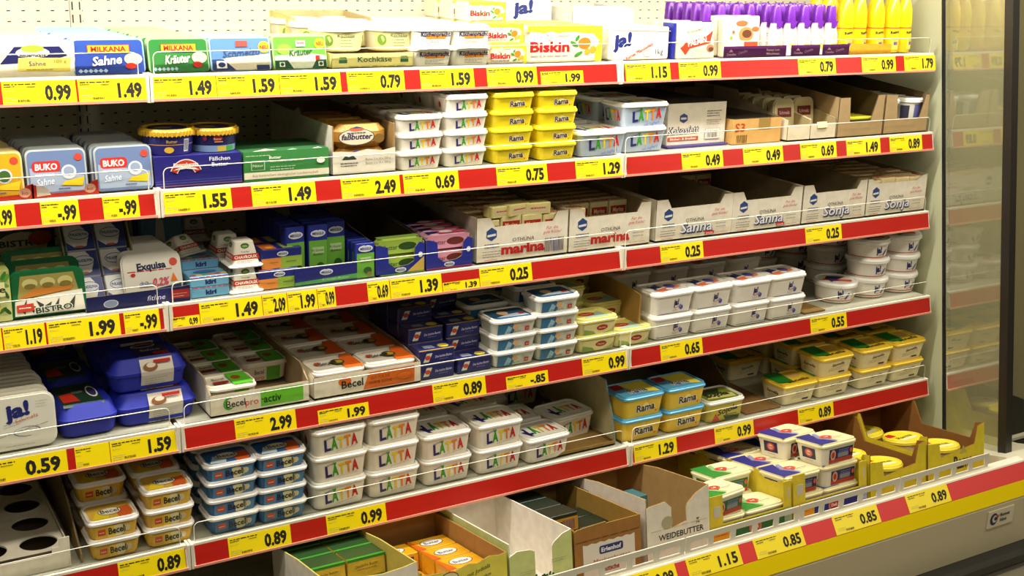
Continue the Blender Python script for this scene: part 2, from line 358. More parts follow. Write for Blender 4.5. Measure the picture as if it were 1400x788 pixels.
# ---- prints
def latta_front(p, w, h, s=1.0, joghurt=False, y0=.30):
    cs = [('L', P('27206e')), ('Ä', P('3aa023')), ('T', P('f1d21a')), ('T', P('ee8a1c')), ('A', P('cf2318'))]
    p.multi(cs, w*.03, h*y0, h*.46, w*.84, bold=.045, rot=.10, gap=.02)
    p.text('leichter', -w*.30, h*.72, h*.09, NAVY, w=w*.24, bold=.01, rot=.3, shear=.2)
    if joghurt: p.text('mit Joghurt', w*.18, h*.10, h*.16, P('5a68c0'), w=w*.45, shear=.3, rot=.15)
    else: p.lines(-w*.1, h*.16, w*.42, 1, .01, GREY, .0008, 0, 2, rot=.14)
def latta_lid(p, w, d):
    p.poly([(-w*.45, -d*.30), (w*.28, -d*.44), (w*.46, d*.34), (-w*.30, d*.44)], P('fbf7ea'))
    cs = [('L', P('27206e')), ('Ä', P('3aa023')), ('T', P('f1d21a')), ('T', P('ee8a1c')), ('A', P('cf2318'))]
    p.poly([(-w*.46, d*.02), (-w*.36, -d*.34), (-w*.28, -d*.36), (-w*.34, d*.02)], P('27206e'))
    p.multi(cs, w*.03, -d*.22, d*.42, w*.80, bold=.06, rot=-.02)
def latta_side(p, w, h): p.ell(0, h*.5, w*.1, h*.2, P('c63a22')); 
def rama_front(bg=None, big=False):
    def f(p, w, h):
        p.ell(w*(.1 if not big else .05), h*.56, w*.10, h*.16, P('fbe98c')); p.poly([(w*.07, h*.72), (w*.1, h*.86), (w*.13, h*.72)], P('e0b23a'))
        p.text('Rama', w*.1 if not big else w*.05, h*.32, h*(.36 if not big else .36), P('241a4a'), w=w*(.50 if not big else .60), bold=.03, rot=.06, halo=(P('fff6cf'), .05))
        p.ell(w*.40, h*.24, w*.02, h*.05, RED); p.ell(w*.46, h*.26, w*.015, h*.04, ORANGE)
    return f
def rama_lid(p, w, d):
    p.poly([(-w*.5, d*.1), (-w*.5, d*.5), (-w*.15, d*.5), (-w*.22, d*.1)], P('a81818')); p.poly([(-w*.2, d*.5), (w*.5, d*.5), (w*.5, -d*.5), (-w*.1, -d*.2)], P('f4e04a')); p.text('Rama', 0, -d*.3, d*.3, P('241a4a'), w=w*.5, bold=.02, halo=(WHITE, .06))
def becel_front(bgc, bg2):
    def f(p, w, h):
        p.rect(-w*.55, h*.04, w*.55, h*.82, P(bgc)); p.ell(w*.12, h*.45, w*.26, h*.36, P('f1e6b0')); p.poly([(-w*.2, h*.06), (w*.05, h*.06), (-w*.02, h*.8), (-w*.2, h*.8)], P(bg2))
        p.rect(-w*.48, h*.28, -w*.26, h*.66, P('d9531e')); p.lines(-w*.45, h*.42, -w*.3, 1, .003, WHITE, .002, 0)
        p.ell(w*.38, h*.5, w*.08, h*.2, P('dccfa8')); p.text('Becel', w*.06, h*.30, h*.42, BLACK, w=w*.46, bold=.02, rot=.05)
        for k in range(9):
            a = -1.2 + k*.3; p.mb.add([p.fn(w*(.18 + .13*cos(a)), h*(.45 + .36*sin(a)), p.e), p.fn(w*(.195 + .13*cos(a)), h*(.45 + .36*sin(a)), p.e), p.fn(w*(.195 + .13*cos(a+.3)), h*(.45 + .36*sin(a+.3)), p.e), p.fn(w*(.18 + .13*cos(a+.3)), h*(.45 + .36*sin(a+.3)), p.e)], [(0,1,2,3)], BLACK)
    return f
def becel_lid(bgc, bg2):
    def f(p, w, d):
        p.poly(rrp(-w/2, -d/2, w/2, d/2, .014), P(bgc)); p.poly([(w*.15, -d*.5), (w*.42, -d*.5), (w*.49, -d*.2), (w*.46, d*.2), (w*.1, d*.1)], P('e0642a')); p.poly([(-w*.45, -d*.44), (-w*.1, -d*.5), (0, 0), (-w*.3, d*.05)], P(bg2))
        p.ell(0, -d*.03, w*.27, d*.24, BLACK); p.ell(0, -d*.03, w*.255, d*.22, P('f2ead2')); p.text('Becel', 0, -d*.13, d*.23, BLACK, w=w*.42, bold=.015)
    return f
def ja_front(p, w, h):
    p.rect(-w*.56, h*.09, w*.56, h*.115, P('2a2a78')); p.text('ja!', w*.06, h*.48, h*.28, P('1d2468'), w=w*.17, bold=.04, rot=.12, shear=.1)
    p.text('lächeln', w*.13, h*.36, h*.08, RED, w=w*.22, rot=.25, bold=.01); p.ell(w*.24, h*.34, w*.06, h*.11, P('5654a8')); p.ell(w*.20, h*.42, w*.04, h*.08, P('8a86c8')); p.lines(-w*.05, h*.25, w*.15, 2, h*.06, GREY, .001, .2)
def ja_lid(p, w, d):
    p.poly([(-w*.3, -d*.45), (w*.45, -d*.1), (w*.45, d*.15), (-w*.4, -d*.15)], P('e07a58')); p.ell(w*.2, d*.1, w*.14, d*.2, P('5654a8')); p.text('ja!', -w*.2, d*.02, d*.34, P('1d2468'), w=w*.34, bold=.06, rot=.2); p.ell(w*.05, -d*.2, w*.1, d*.1, WHITE)
def kuech_front(p, w, h):
    p.rect(-w*.3, h*.50, w*.42, h*.68, P('ee9420')); p.text('Küchenpracht', w*.04, h*.62, h*.26, P('20184a'), w=w*1.08, bold=.03); p.lines(-w*.3, h*.36, w*.4, 3, h*.09, GREY, .0012, .4)
def blue_front(p, w, h):
    p.poly([(-w*.57, h*.05), (-w*.1, h*.05), (-w*.02, h*.45), (-w*.12, h*.88), (-w*.57, h*.88)], P('2f6f9c')); p.poly([(-w*.35, h*.1), (-w*.18, h*.1), (-w*.12, h*.5), (-w*.25, h*.7)], P('9cc6d8'))
    p.ell(-w*.02, h*.55, w*.09, h*.2, P('e2b27c')); p.text('Du darfst', -w*.05, h*.16, h*.13, P('3a3a5a'), w=w*.42, rot=.04); p.rect(w*.28, h*.2, w*.42, h*.5, P('c2301f')); p.lines(w*.15, h*.66, w*.5, 2, h*.1, GREY, .0008, .3); p.text('41', w*.35, h*.28, h*.13, WHITE, w=w*.08)
def blue_lid(p, w, d):
    p.poly(rrp(-w/2, -d/2, w/2, d/2, .014), P('27506e')); p.poly([(-w*.4, -d*.3), (w*.45, -d*.35), (w*.4, 0), (-w*.1, -d*.1)], P('c9d8e8')); p.ell(-w*.1, d*.1, w*.14, d*.2, P('e2b27c')); p.rect(w*.25, -d*.2, w*.4, -d*.02, P('c2301f'))
def yel_front(p, w, h):
    p.rect(-w*.55, h*.08, w*.55, h*.84, P('ece2a0')); p.poly([(-w*.55, h*.05), (-w*.1, h*.06), (-w*.2, h*.3), (-w*.55, h*.5)], P('8aa84a')); p.poly([(w*.1, h*.06), (w*.55, h*.06), (w*.55, h*.5), (w*.4, h*.25)], P('b9c07a'))
    p.ell(w*.1, h*.5, w*.20, h*.2, P('b22418')); p.text('Homa', w*.1, h*.43, h*.15, P('f4dcae'), w=w*.24, bold=.01)
def yel_lid(p, w, d):
    p.poly(rrp(-w/2, -d/2, w/2, d/2, .014), P('d9cf6e')); p.poly([(-w*.4, -d*.4), (w*.4, -d*.45), (w*.3, d*.2)], P('9cb6a0')); p.ell(-w*.12, 0, w*.24, d*.18, P('b22418')); p.text('Homa', -w*.12, -d*.06, d*.14, P('f4dcae'), w=w*.3)
def soj_front(p, w, h):
    p.rect(-w*.55, h*.06, w*.55, h*.86, P('c9bd3c')); p.poly([(-w*.5, h*.06), (-w*.2, h*.06), (-w*.38, h*.5)], P('d9482a')); p.poly([(-w*.1, h*.3), (w*.5, h*.2), (w*.5, h*.06), (0, h*.06)], P('3c5a2a')); p.text('Sojola', w*.05, h*.44, h*.3, BLACK, w=w*.72, bold=.025, rot=.18, shear=.15); p.lines(0, h*.3, w*.4, 1, .003, BLACK, .002, 0)
def soj_lid(p, w, d):
    p.poly(rrp(-w/2, -d/2, w/2, d/2, .014), P('7e8a2a')); p.poly([(-w*.45, -d*.3), (w*.4, -d*.42), (w*.45, -d*.1), (-w*.2, 0)], P('e4dc7a')); p.poly([(-w*.48, d*.1), (w*.1, 0), (w*.3, d*.4), (-w*.4, d*.46)], P('2a3a1c')); p.text('Sojola', -w*.02, -d*.2, d*.3, BLACK, w=w*.7, bold=.04)
def sand_front(p, w, h):
    p.text('Sanella', w*.06, h*.58, h*.15, P('2a3418'), w=w*.48, bold=.015, rot=.1, shear=.25); p.lines(-w*.3, h*.40, w*.4, 2, h*.1, P('b08a6a'), .0014, .3, 4, rot=.1); p.rect(w*.12, h*.16, w*.36, h*.24, P('4a1f3a'))
def sand_side(p, w, h): p.text('Sanella', 0, h*.5, h*.16, BLACK, w=w*.7, bold=.02, shear=.2); p.lines(-w*.3, h*.4, w*.3, 3, h*.09, P('6a5a2a'), .0014)
def sand_lid(p, w, d):
    p.poly(rrp(-w/2, -d/2, w/2, d/2, .012), P('efc62c')); p.e += .0032; p.poly([(-w*.58, -d*.30), (-w*.12, -d*.40), (-w*.02, d*.58), (-w*.56, d*.58)], P('1f7a26')); p.e -= .003; p.ell(w*.2, d*.15, w*.22, d*.2, P('d8b060')); p.text('Sanella', w*.08, -d*.38, d*.2, BLACK, w=w*.75, bold=.02, shear=.3, rot=.05)
def mk(name, group, **kw): k = tubkind(name, **kw); k.group = group; return k
K = {}
K['latta'] = mk('margarine_tub', 'white tubs with rainbow letters, fifth shelf', w=.146, d=.122, h=.0725, body=PL('f0e9d8'), lid=PL('f6f2e6', .25), fprint=latta_front, lprint=latta_lid, sprint=latta_side, taper=(.87, .96), desc='large white tub with rainbow letters')
K['latta2'] = mk('margarine_tub', 'white tubs with rainbow letters, second shelf', w=.124, d=.10, h=.0475, body=PL('efe8d8'), lid=PL('f6f2e6', .25), fprint=latta_front, lprint=latta_lid, sprint=latta_side, desc='small white tub with rainbow letters')
K['lattab'] = mk('margarine_tub', 'silver blue tubs with rainbow letters', w=.161, d=.125, h=.070, body=PL('a9b6c6'), lid=PL('f2f0e8', .25), fprint=lambda p, w, h: latta_front(p, w, h, joghurt=True, y0=.36), lprint=latta_lid, sprint=latta_front, desc='silver blue tub with rainbow letters')
K['rama2'] = mk('margarine_tub', 'plain yellow tubs, second shelf', w=.126, d=.10, h=.0475, body=PL('f0d820'), lid=PL('f6e22c', .25), fprint=rama_front(), desc='small plain yellow tub')
K['rama5'] = mk('margarine_tub', 'yellow tubs with blue lids', w=.149, d=.12, h=.0705, body=PL('eec63a'), lid=PL('5aa6cc', .28), fprint=rama_front(big=True), lprint=rama_lid, desc='yellow tub with light blue lid')
K['becy'] = mk('margarine_tub', 'orange and yellow tubs with white lids', w=.117, d=.10, h=.0495, body=PL('e8bc3a'), lid=PL('eae4da', .25), fprint=becel_front('e8b93a', 'f4d24a'), lprint=becel_lid('e2b84a', 'f6d628'), desc='yellow orange tub with white lid', taper=(.84, .96))
K['becb'] = mk('margarine_tub', 'blue tubs with white lids, fifth shelf', w=.128, d=.10, h=.0465, body=PL('2f6ca0'), lid=PL('eae6e0', .25), fprint=becel_front('5288b4', '3468a8'), lprint=becel_lid('2f66a8', 'c9e0f0'), desc='blue tub with white lid', taper=(.86, .96))
K['ja'] = mk('margarine_tub', 'plain white rectangular tubs, fourth shelf', w=.147, d=.115, h=.0715, body=PL('efe8dc'), lid=PL('f6f2e8', .25), fprint=ja_front, lprint=ja_lid, desc='plain white rectangular tub')
K['kue'] = mk('margarine_tub', 'white tubs with orange stripe, top shelf', w=.113, d=.09, h=.0505, body=PL('f2ecda'), lid=PL('f8f5ea', .25), fprint=kuech_front, desc='white tub with orange stripe')
K['blu'] = mk('margarine_tub', 'pale blue tubs with white lids, fourth shelf', w=.138, d=.105, h=.0465, body=PL('cfd0c0'), lid=PL('efeae0', .25), fprint=blue_front, lprint=blue_lid, desc='pale blue tub with white lid')
K['yel'] = mk('margarine_tub', 'cream yellow tubs with red oval', w=.134, d=.105, h=.0500, body=PL('e8dc98'), lid=PL('eadf86', .25), fprint=yel_front, lprint=yel_lid, desc='cream yellow tub with red oval')
K['soj'] = mk('margarine_tub', 'olive yellow tub', w=.147, d=.115, h=.070, body=PL('cfc050'), lid=PL('efeadc', .25), fprint=soj_front, lprint=soj_lid, desc='olive yellow tub with white rim')
K['sand'] = mk('margarine_tub', 'cream tubs with yellow and green lids', w=.149, d=.115, h=.0695, body=PL('efe2b4'), lid=PL('ecc63a', .28), fprint=sand_front, lprint=sand_lid, sprint=sand_side, desc='cream tub with green and yellow lid', taper=(.84, .96), r=.014)

# ================================================================= FIFTH SHELF (row 4)
fr = 'of the %s front stack'
stack(K['becy'], 4, 159, 2, where='of the left stack beside the holed tray')
stack(K['becy'], 4, 234, 3, where='of the stack by the left rail end')
for d, n in ((.125, 3), (.235, 3), (.345, 3)):
    nm = {.125: 'second', .235: 'third', .345: 'fourth'}[d]
    stack(K['becy'], 4, 0, n, d=d, x=sx(4, 159), where='of %s stack back, column beside holed tray' % nm)
    stack(K['becy'], 4, 0, n, d=d, x=sx(4, 234), where='of %s stack back, column by left rail end' % nm)
stack(K['becb'], 4, 320, 4, where='of the left front stack')
stack(K['becb'], 4, 387, 4, where='of the right front stack')
for j, d in enumerate((.125, .24)):
    stack(K['becb'], 4, 0, 4, d=d, x=sx(4, 320), where='in the left column, %s stack back' % ORD[j+1])
    stack(K['becb'], 4, 0, 4, d=d, x=sx(4, 387), where='in the right column, %s stack back' % ORD[j+1])
LX = [sx(4, c) for c in (465.5, 538, 610, 681, 748)]
for j, n in enumerate((3, 3, 2, 2)):
    stack(K['latta'], 4, 0, n, x=LX[j], where='of front stack, %s column from left' % ORD[j])
    for q in (1, 2, 3):
        stack(K['latta'], 4, 0, 3 if q > 1 else n, d=.015 + .13*q, x=LX[j] - .004*q, where='of stack %s back, %s column from left' % (['', 'one', 'two', 'three'][q], ORD[j]))
stack(K['latta'], 4, 0, 1, x=LX[4], rz=.06, where='at front beside empty brown tray')
stack(K['latta'], 4, 0, 1, x=LX[4] - .01, d=.15, where='behind front one, fifth column')
stack(K['latta'], 4, 0, 1, x=LX[4] + .15, d=.115, rz=.1, where='on brown tray, set back at right')
stack(K['latta'], 4, 0, 2, x=LX[4] - .02, d=.32, where='far back in the fifth column')
stack(K['latta'], 4, 0, 2, x=LX[4] + .14, d=.40, where='far back above brown tray')
RX = [sx(4, 876), sx(4, 934)]
stack(K['rama5'], 4, 0, 2, x=RX[0], where='of the left stack')
stack(K['rama5'], 4, 0, 2, x=RX[1], where='of the right stack')
stack(K['soj'], 4, 990, 1, where='at front right of the blue lidded tubs')
HX = [sx(4, c) for c in (1092, 1139, 1193, 1238)]
stack(K['sand'], 4, 0, 1, x=HX[0], where='at front left', d=.02)
for j, c in enumerate(('second', 'third', 'rightmost')): stack(K['sand'], 4, 0, 2, x=HX[j+1], d=.02, where='of front stack, %s column' % c)
for q, nm in ((1, 'one'), (2, 'two'), (3, 'three')):
    for j, c in enumerate(('leftmost', 'second', 'third', 'rightmost')):
        if q == 1 and j == 0: continue
        stack(K['sand'], 4, 0, 1 if j == 0 else 2, x=HX[j], d=.02 + .125*q, where='of stack %s back, %s column' % (nm, c))
# ================================================================= FOURTH SHELF (row 3)
for j, (c, n) in enumerate(((702, 3), (760, 4))):
    x = sx(3, c); w_ = ['left', 'right'][j]
    stack(K['blu'], 3, 0, n, x=x, where='of the %s front stack' % w_)
    stack(K['blu'], 3, 0, 4 if j else 3, x=x - .003, d=.13 + (.03 if j == 0 else 0), where='of %s column, second stack back' % w_)
    stack(K['blu'], 3, 0, 4, x=x - .003, d=.26 + (.02 if j == 0 else 0), where='of %s column, third stack back' % w_)
stack(K['yel'], 3, 815, 2, where='of the left front stack')
stack(K['yel'], 3, 863, 1, where='at front beside cardboard divider')
stack(K['yel'], 3, 0, 2, x=sx(3, 863) - .005, d=.135, where='behind the single one by the divider')
stack(K['yel'], 3, 0, 3, x=sx(3, 815) - .005, d=.17, where='of left column, second stack back')
stack(K['yel'], 3, 0, 3, x=sx(3, 863) - .01, d=.30, where='of right column, third stack back')
JX = [sx(3, c) for c in (917, 971, 1024.5, 1073)]
for j, x in enumerate(JX):
    stack(K['ja'], 3, 0, 2, x=x, where='of front stack, %s column from left' % ORD[j])
    for q in (1, 2):
        if j == 0 and q == 2: continue
        stack(K['ja'], 3, 0, 2, x=x + .01, d=.10 + .13*q + (.06 if q == 2 else 0), where='of stack %s back, %s column from left' % (['', 'one', 'two'][q], ORD[j]))
# ================================================================= SECOND SHELF (row 1)
AX = [sx(1, 574), sx(1, 636)]
stack(K['latta2'], 1, 0, 3, x=AX[0], where='of the left front stack'); stack(K['latta2'], 1, 0, 4, x=AX[1], where='of the right front stack')
BX = [sx(1, 699), sx(1, 759)]
stack(K['rama2'], 1, 0, 4, x=BX[0], where='of the left front stack'); stack(K['rama2'], 1, 0, 4, x=BX[1], where='of the right front stack')
for q, d in ((1, .125), (2, .235)):
    nm = ['', 'second', 'third'][q]
    stack(K['latta2'], 1, 0, 3, x=AX[0], d=d, where='of left column, %s stack back' % nm)
    stack(K['latta2'], 1, 0, 4, x=AX[1], d=d, where='of right column, %s stack back' % nm)
    stack(K['rama2'], 1, 0, 4, x=BX[0], d=d, where='of left column, %s stack back' % nm)
    if q == 1: stack(K['rama2'], 1, 0, 4, x=BX[1], d=d, where='of right column, %s stack back' % nm)
CX = [sx(1, 821.5), sx(1, 882.5)]
stack(K['lattab'], 1, 0, 1, x=CX[0], where='at front left'); stack(K['lattab'], 1, 0, 2, x=CX[1], d=.03, where='of the front stack')
stack(K['lattab'], 1, 0, 2, x=CX[1], d=.17, where='of second stack back'); stack(K['lattab'], 1, 0, 1, x=CX[0], d=.20, where='standing behind the single front one')
stack(K['lattab'], 1, 0, 1, x=CX[1] - .02, d=.33, where='at the very back')
# ================================================================= TOP SHELF (row 0)
for j, c in enumerate((589.5, 642)):
    for q in range(4):
        stack(K['kue'], 0, 0, 2, x=sx(0, c) , d=.01 + .098*q, where='of stack %s, %s column' % (['at front', 'one back', 'two back', 'three back'][q], ['left', 'right'][j]))

# ---- round cups
def cupkind(name, R0, R1, h, body, lid, fprint, lprint=None, desc='', rim=None, gold=False):
    k = Kind(); k.desc = desc; k.h = h; k.pitch = h - .003; k.proto = None; k.R = R1
    def make(loc, label, group, rz=0):
        if k.proto: return dup(k.proto, loc, label, group, rz=rz)
        t = thing(name, label, 'tub', loc, group, rz=rz); RL = R1*1.06; cy = RL; hb = h - .008
        mb = MB(); mb.loft([circ(0, cy, R0 - .004, 0), circ(0, cy, R0, .003), circ(0, cy, R1, hb)], body); b = mb.build('tub_body', t)
        mb = MB(); mb.loft([circ(0, cy, R1*1.01, h-.016), circ(0, cy, RL, h-.014), circ(0, cy, RL, h-.006), circ(0, cy, RL*.97, h-.004), circ(0, cy, RL*.95, h), circ(0, cy, RL*.90, h), circ(0, cy, RL*.88, h-.0025)], lid); l = mb.build('lid', t)
        if fprint: p = Pr(cylf(R0, R1, hb, cy)); fprint(p, R0*1.2, hb); p.build('front_print', b)
        if lprint: p = Pr(topf(h - .0025, cy)); lprint(p, RL*1.7, RL*1.7); p.build('lid_print', l)
        if gold:
            mb = MB()
            for i in range(40):
                a = 2*pi*i/40; mb.box(RL*cos(a) - .0014, cy + RL*sin(a) - .0014, h - .016, RL*cos(a) + .0014, cy + RL*sin(a) + .0014, h - .004, lid)
            mb.build('fluted_rim', l)
        k.proto = t; return t
    k.make = make; return k
def jar_front(p, w, h):
    p.rect(-w*1.5, h*.13, w*1.5, h*.17, P('c2381e'), 24); p.text('ja!', -w*.15, h*.42, h*.34, P('1d2468'), w=w*.26, bold=.05, rot=.15); p.text('lächeln', w*.0, h*.27, h*.1, RED, w=w*.3, rot=.3); p.ell(w*.16, h*.42, w*.05, h*.22, P('2c3f8c'), rot=-.5)
    p.rect(w*.45, h*.24, w*.8, h*.72, P('d9d2c4'), 4); p.lines(w*.48, h*.64, w*.78, 4, h*.1, P('8a86a8'), .0012, .3)
def jar_lid(p, w, d):
    p.ell(0, 0, w*.45, d*.45, P('dcd2c2')); p.poly([(-w*.4, -d*.02), (w*.3, -d*.30), (w*.4, -d*.12), (-w*.3, d*.12)], P('d8502e')); p.poly([(-w*.3, d*.05), (w*.1, 0), (w*.35, d*.2), (-w*.1, d*.35)], P('20265e')); p.text('ja!', -w*.12, -d*.16, d*.24, P('1d2468'), w=w*.3, bold=.05)
K['jar'] = cupkind('margarine_cup', .059, .0675, .067, PL('efe8dc'), PL('f4f1ea', .25), jar_front, jar_lid, desc='round white tub with red line'); K['jar'].group = 'round white tubs, fourth shelf'
stack(K['jar'], 3, 0, 1, x=sx(3, 1149, .07), d=.05, rz=-.3, where='standing alone at front')
stack(K['jar'], 3, 0, 3, x=sx(3, 1197, .07), d=.05, where='of the left front stack', jig=.004)
stack(K['jar'], 3, 0, 3, x=sx(3, 1238, .07) + .003, d=.052, where='of the stack by the end panel', jig=.002)
for j, (c, d, n) in enumerate(((1197, .23, 3), (1238, .23, 3), (1197, .40, 3), (1149, .40, 3), (1100, .45, 3))):
    stack(K['jar'], 3, 0, n, x=sx(3, c, .07) + (.005 if c == 1238 else 0), d=d, where='in the %s stack behind' % ORD[j], jig=.002)
def koch_front(p, w, h):
    p.rect(-w*.9, h*.06, w*.9, h*.86, P('e6df9a'), 16); p.lines(-w*.2, h*.62, w*.3, 4, h*.13, P('7c7a4a'), .0012, .3); p.ell(-w*.6, h*.5, w*.16, h*.24, P('7ea838')); p.text('Kochkäse', 0, h*.64, h*.14, P('4a5a2a'), w=w*.6)
K['koch'] = cupkind('cheese_cup', .056, .064, .062, PL('eee8c8'), PL('f4f0e0', .2), koch_front, desc='round pale yellow cheese cup'); K['koch'].group = 'round cheese cups on the top shelf'
def ravens_front(p, w, h):
    p.rect(-w*1.5, h*.03, w*1.5, h*.9, P('28246c'), 24); p.rect(-w*1.5, h*.46, w*1.5, h*.49, P('c9a03a'), 24); p.text('Butter', 0, h*.56, h*.15, P('e2b23c'), w=w*.36, bold=.01); p.ell(-w*.1, h*.25, w*.16, h*.14, P('e6b63c')); p.rect(w*.42, h*.15, w*.62, h*.72, P('dcd8e0'), 3); p.bars(w*.44, h*.2, w*.6, h*.68, BLACK, 7)
def ravens2(p, w, h):
    p.rect(-w*1.5, h*.34, w*1.5, h*.9, P('1c1c4c'), 24); p.rect(-w*1.5, h*.03, w*1.5, h*.34, P('7c96b4'), 24); p.rect(w*.1, h*.05, w*.45, h*.3, P('c9b23c'), 4); p.rect(w*.45, h*.05, w*.8, h*.3, P('3f9a3c'), 4); p.ell(w*.12, h*.68, w*.17, h*.14, P('b8281c')); p.text('Butter', w*.12, h*.62, h*.1, WHITE, w=w*.26); p.ell(-w*.32, h*.7, w*.07, h*.12, P('8a2030')); p.lines(w*.0, h*.5, w*.3, 1, .01, P('d0b070'), .002, 0)
def ravlid(p, w, d): p.ell(0, 0, w*.42, d*.42, P('1d1f55')); p.ell(-w*.1, 0, w*.2, d*.1, P('c89a3a'))
ka = cupkind('butter_cup', .052, .058, .058, PL('28246c'), mt('c9a02c', .25), ravens_front, ravlid, gold=True); kb = cupkind('butter_cup', .050, .056, .055, PL('dcd6c8'), mt('c9a02c', .25), ravens2, ravlid, gold=True)

# ---- leaning slab packs
def slabkind(name, w, h, t, r, body, facec, fprint, desc, group, cat='pack', edge=None, rb=None):
    k = Kind(); k.proto = None; k.plain = None; k.desc = desc; k.group = group; k.t = t
    def make(loc, label, rx=0, rz=0, printed=True, ry=0):
        if printed and k.proto: return dup(k.proto, loc, label, group, rx=rx, rz=rz, ry=ry)
        if not printed and k.proto: return dup(k.proto, loc, label, group, rx=rx, rz=rz, ry=ry, skip=() )
        o = thing(name, label, cat, loc, group, rx=rx, rz=rz, ry=ry); mb = MB(); pts = rrp(-w/2, 0, w/2, h, r, 4, rb)
        mb.ext(pts, 'y', t*.25, t*.92, body); mb.ext(rrp(-w/2 - .002, -.0, w/2 + .002, h + .002, r + .001, 4, rb), 'y', t*.12, t*.25, edge or body); b = mb.build('pack_body', o)
        mb = MB(); mb.ext(rrp(-w/2 + .002, .002, w/2 - .002, h - .002, max(r - .002, .001), 4, max((rb if rb is not None else r) - .002, .001)), 'y', 0, t*.12, facec); f = mb.build('cover_film', o)
        p = Pr(front(0)); fprint(p, w, h); p.build('front_print', f); k.proto = o; return o
    k.make = make; return k
def slabs(k, row, px, n, d0=.02, step=None, rx=-.16, z0=.004, what='', x=None, y0=None, jig=.003, fromn=0):
    x = sx(row, px, .03) if x is None else x; step = step or k.t + .003
    for i in range(n):
        pos = 'at the front' if i == 0 else '%s pack back from the front' % ORDL[i]
        k.make((x + (random.random()-.5)*2*jig - i*.0006, SY[row] + d0 + i*step, SZ[row] + z0), '%s, %s%s' % (k.desc, pos, what), rx, (random.random()-.5)*.03)
ORDL = ['first', 'second', 'third', 'fourth', 'fifth', 'sixth', 'seventh', 'eighth', 'ninth', 'tenth', 'eleventh', 'twelfth', 'thirteenth', 'fourteenth', 'fifteenth', 'sixteenth', 'seventeenth', 'eighteenth']
def milk_print(word, bg, word2='MILKANA', dark='1d2c78', wc='f4efe2'):
    def f(p, w, h):
        p.poly([(-w*.49, h*.02), (w*.49, h*.02), (w*.49, h*.5), (-w*.49, h*.62)], P(bg)); r = random.Random(4)
        for i in range(6): 
            u = -w*.45 + i*w*.07; p.poly([(u, h*.10), (u + w*.035, h*.16), (u + w*.07, h*.10), (u + w*.035, h*.04)], P('b8d0e8'))
        p.rect(-w*.30, h*.60, w*.30, h*.84, P('c2301c')); p.rect(-w*.29, h*.62, w*.29, h*.82, P('f0b41c')); p.text(word2, 0, h*.645, h*.15, P('9a1c18'), w=w*.5, bold=.035)
        p.ell(w*.34, h*.42, w*.13, h*.17, P('ecc8a8')); p.ell(w*.30, h*.22, w*.08, h*.09, P('c8281c')); p.text(word, -w*.04, h*.27, h*.26, P(wc), w=w*.42, bold=.025, shear=.25, rot=.08)
    return f
KM = slabkind('cheese_pack', .147, .074, .024, .010, PL('3c6ab8'), PL('2c4c9c'), milk_print('Sahne', '24409a'), 'blue sliced cheese pack on top shelf', 'blue cheese packs on the top shelf', edge=PL('9ab8dc'))
slabs(KM, 0, 150, 15, rx=-.2)
KK = slabkind('cheese_pack', .130, .074, .024, .010, PL('7aa850'), PL('2c7a34'), milk_print('Kräuter', '2f7a34'), 'dark green herb cheese pack on top shelf', 'green herb cheese packs on the top shelf', edge=PL('a4c888'))
slabs(KK, 0, 246, 15, rx=-.2)
def schm_print(p, w, h):
    p.poly([(-w*.49, h*.02), (w*.49, h*.02), (w*.49, h*.5), (-w*.2, h*.4), (-w*.49, h*.3)], P('d8ccb0')); p.poly([(-w*.49, 0.02*h), (-w*.1, .02*h), (-w*.3, .35*h), (-w*.49, .35*h)], P('23386a')); p.rect(-w*.42, h*.08, -w*.25, h*.3, WHITE); p.ell(-w*.335, h*.19, w*.06, h*.08, P('23386a')); p.ell(w*.4, h*.7, w*.1, h*.18, P('eab81c')); p.text('NEU', w*.4, h*.64, h*.12, RED, w=w*.14, bold=.03)
    p.text('Schmelzu', 0, h*.44, h*.22, P('3a4a7a'), w=w*.62, bold=.015, shear=.25, rot=.06); p.rect(-w*.08, h*.72, w*.12, h*.9, P('c8483c')); p.rect(w*.25, h*.02, w*.47, h*.16, P('1c2c5c'))
KS = slabkind('cheese_pack', .137, .074, .026, .006, PL('8fb0d0'), PL('5c86b8'), schm_print, 'pale blue spread cheese pack on top shelf', 'pale blue cheese packs on the top shelf', edge=PL('a8c8e0')); slabs(KS, 0, 330, 4, rx=-.2)
def kraut_print(p, w, h):
    p.poly([(-w*.49, .02*h), (w*.49, .02*h), (w*.49, .4*h), (-w*.1, .55*h), (-w*.49, .4*h)], P('d8dcc0')); p.poly([(-w*.49, .02*h), (-w*.15, .02*h), (-w*.25, .28*h), (-w*.49, .28*h)], P('1f5030')); p.poly([(w*.49, .02*h), (w*.2, .02*h), (w*.3, .28*h), (w*.49, .28*h)], P('1f5030'))
    for q in (-.36, .38): p.rect(w*(q-.05), h*.08, w*(q+.05), h*.22, WHITE); p.ell(w*q, h*.15, w*.035, h*.05, P('1f5030'))
    p.ell(-w*.3, h*.6, w*.14, h*.16, P('8ecb3a')); p.ell(w*.38, h*.76, w*.1, h*.16, P('eab81c')); p.text('NEU', w*.38, h*.70, h*.12, RED, w=w*.14, bold=.03); p.text('Kräuter', 0, h*.42, h*.2, P('1f5a2c'), w=w*.44, bold=.02, shear=.25, rot=.08); p.rect(-w*.08, h*.68, w*.1, h*.86, P('e8e0d0')); p.lines(-w*.06, h*.76, w*.08, 1, .01, RED, .003, 0); p.rect(w*.28, h*.26, w*.36, h*.40, RED)
KG = slabkind('cheese_pack', .128, .076, .026, .006, PL('c8dca0'), PL('69b53a'), kraut_print, 'light green herb cheese pack on top shelf', 'light green cheese packs on the top shelf', edge=PL('b8d88c')); slabs(KG, 0, 411, 3, rx=-.2)
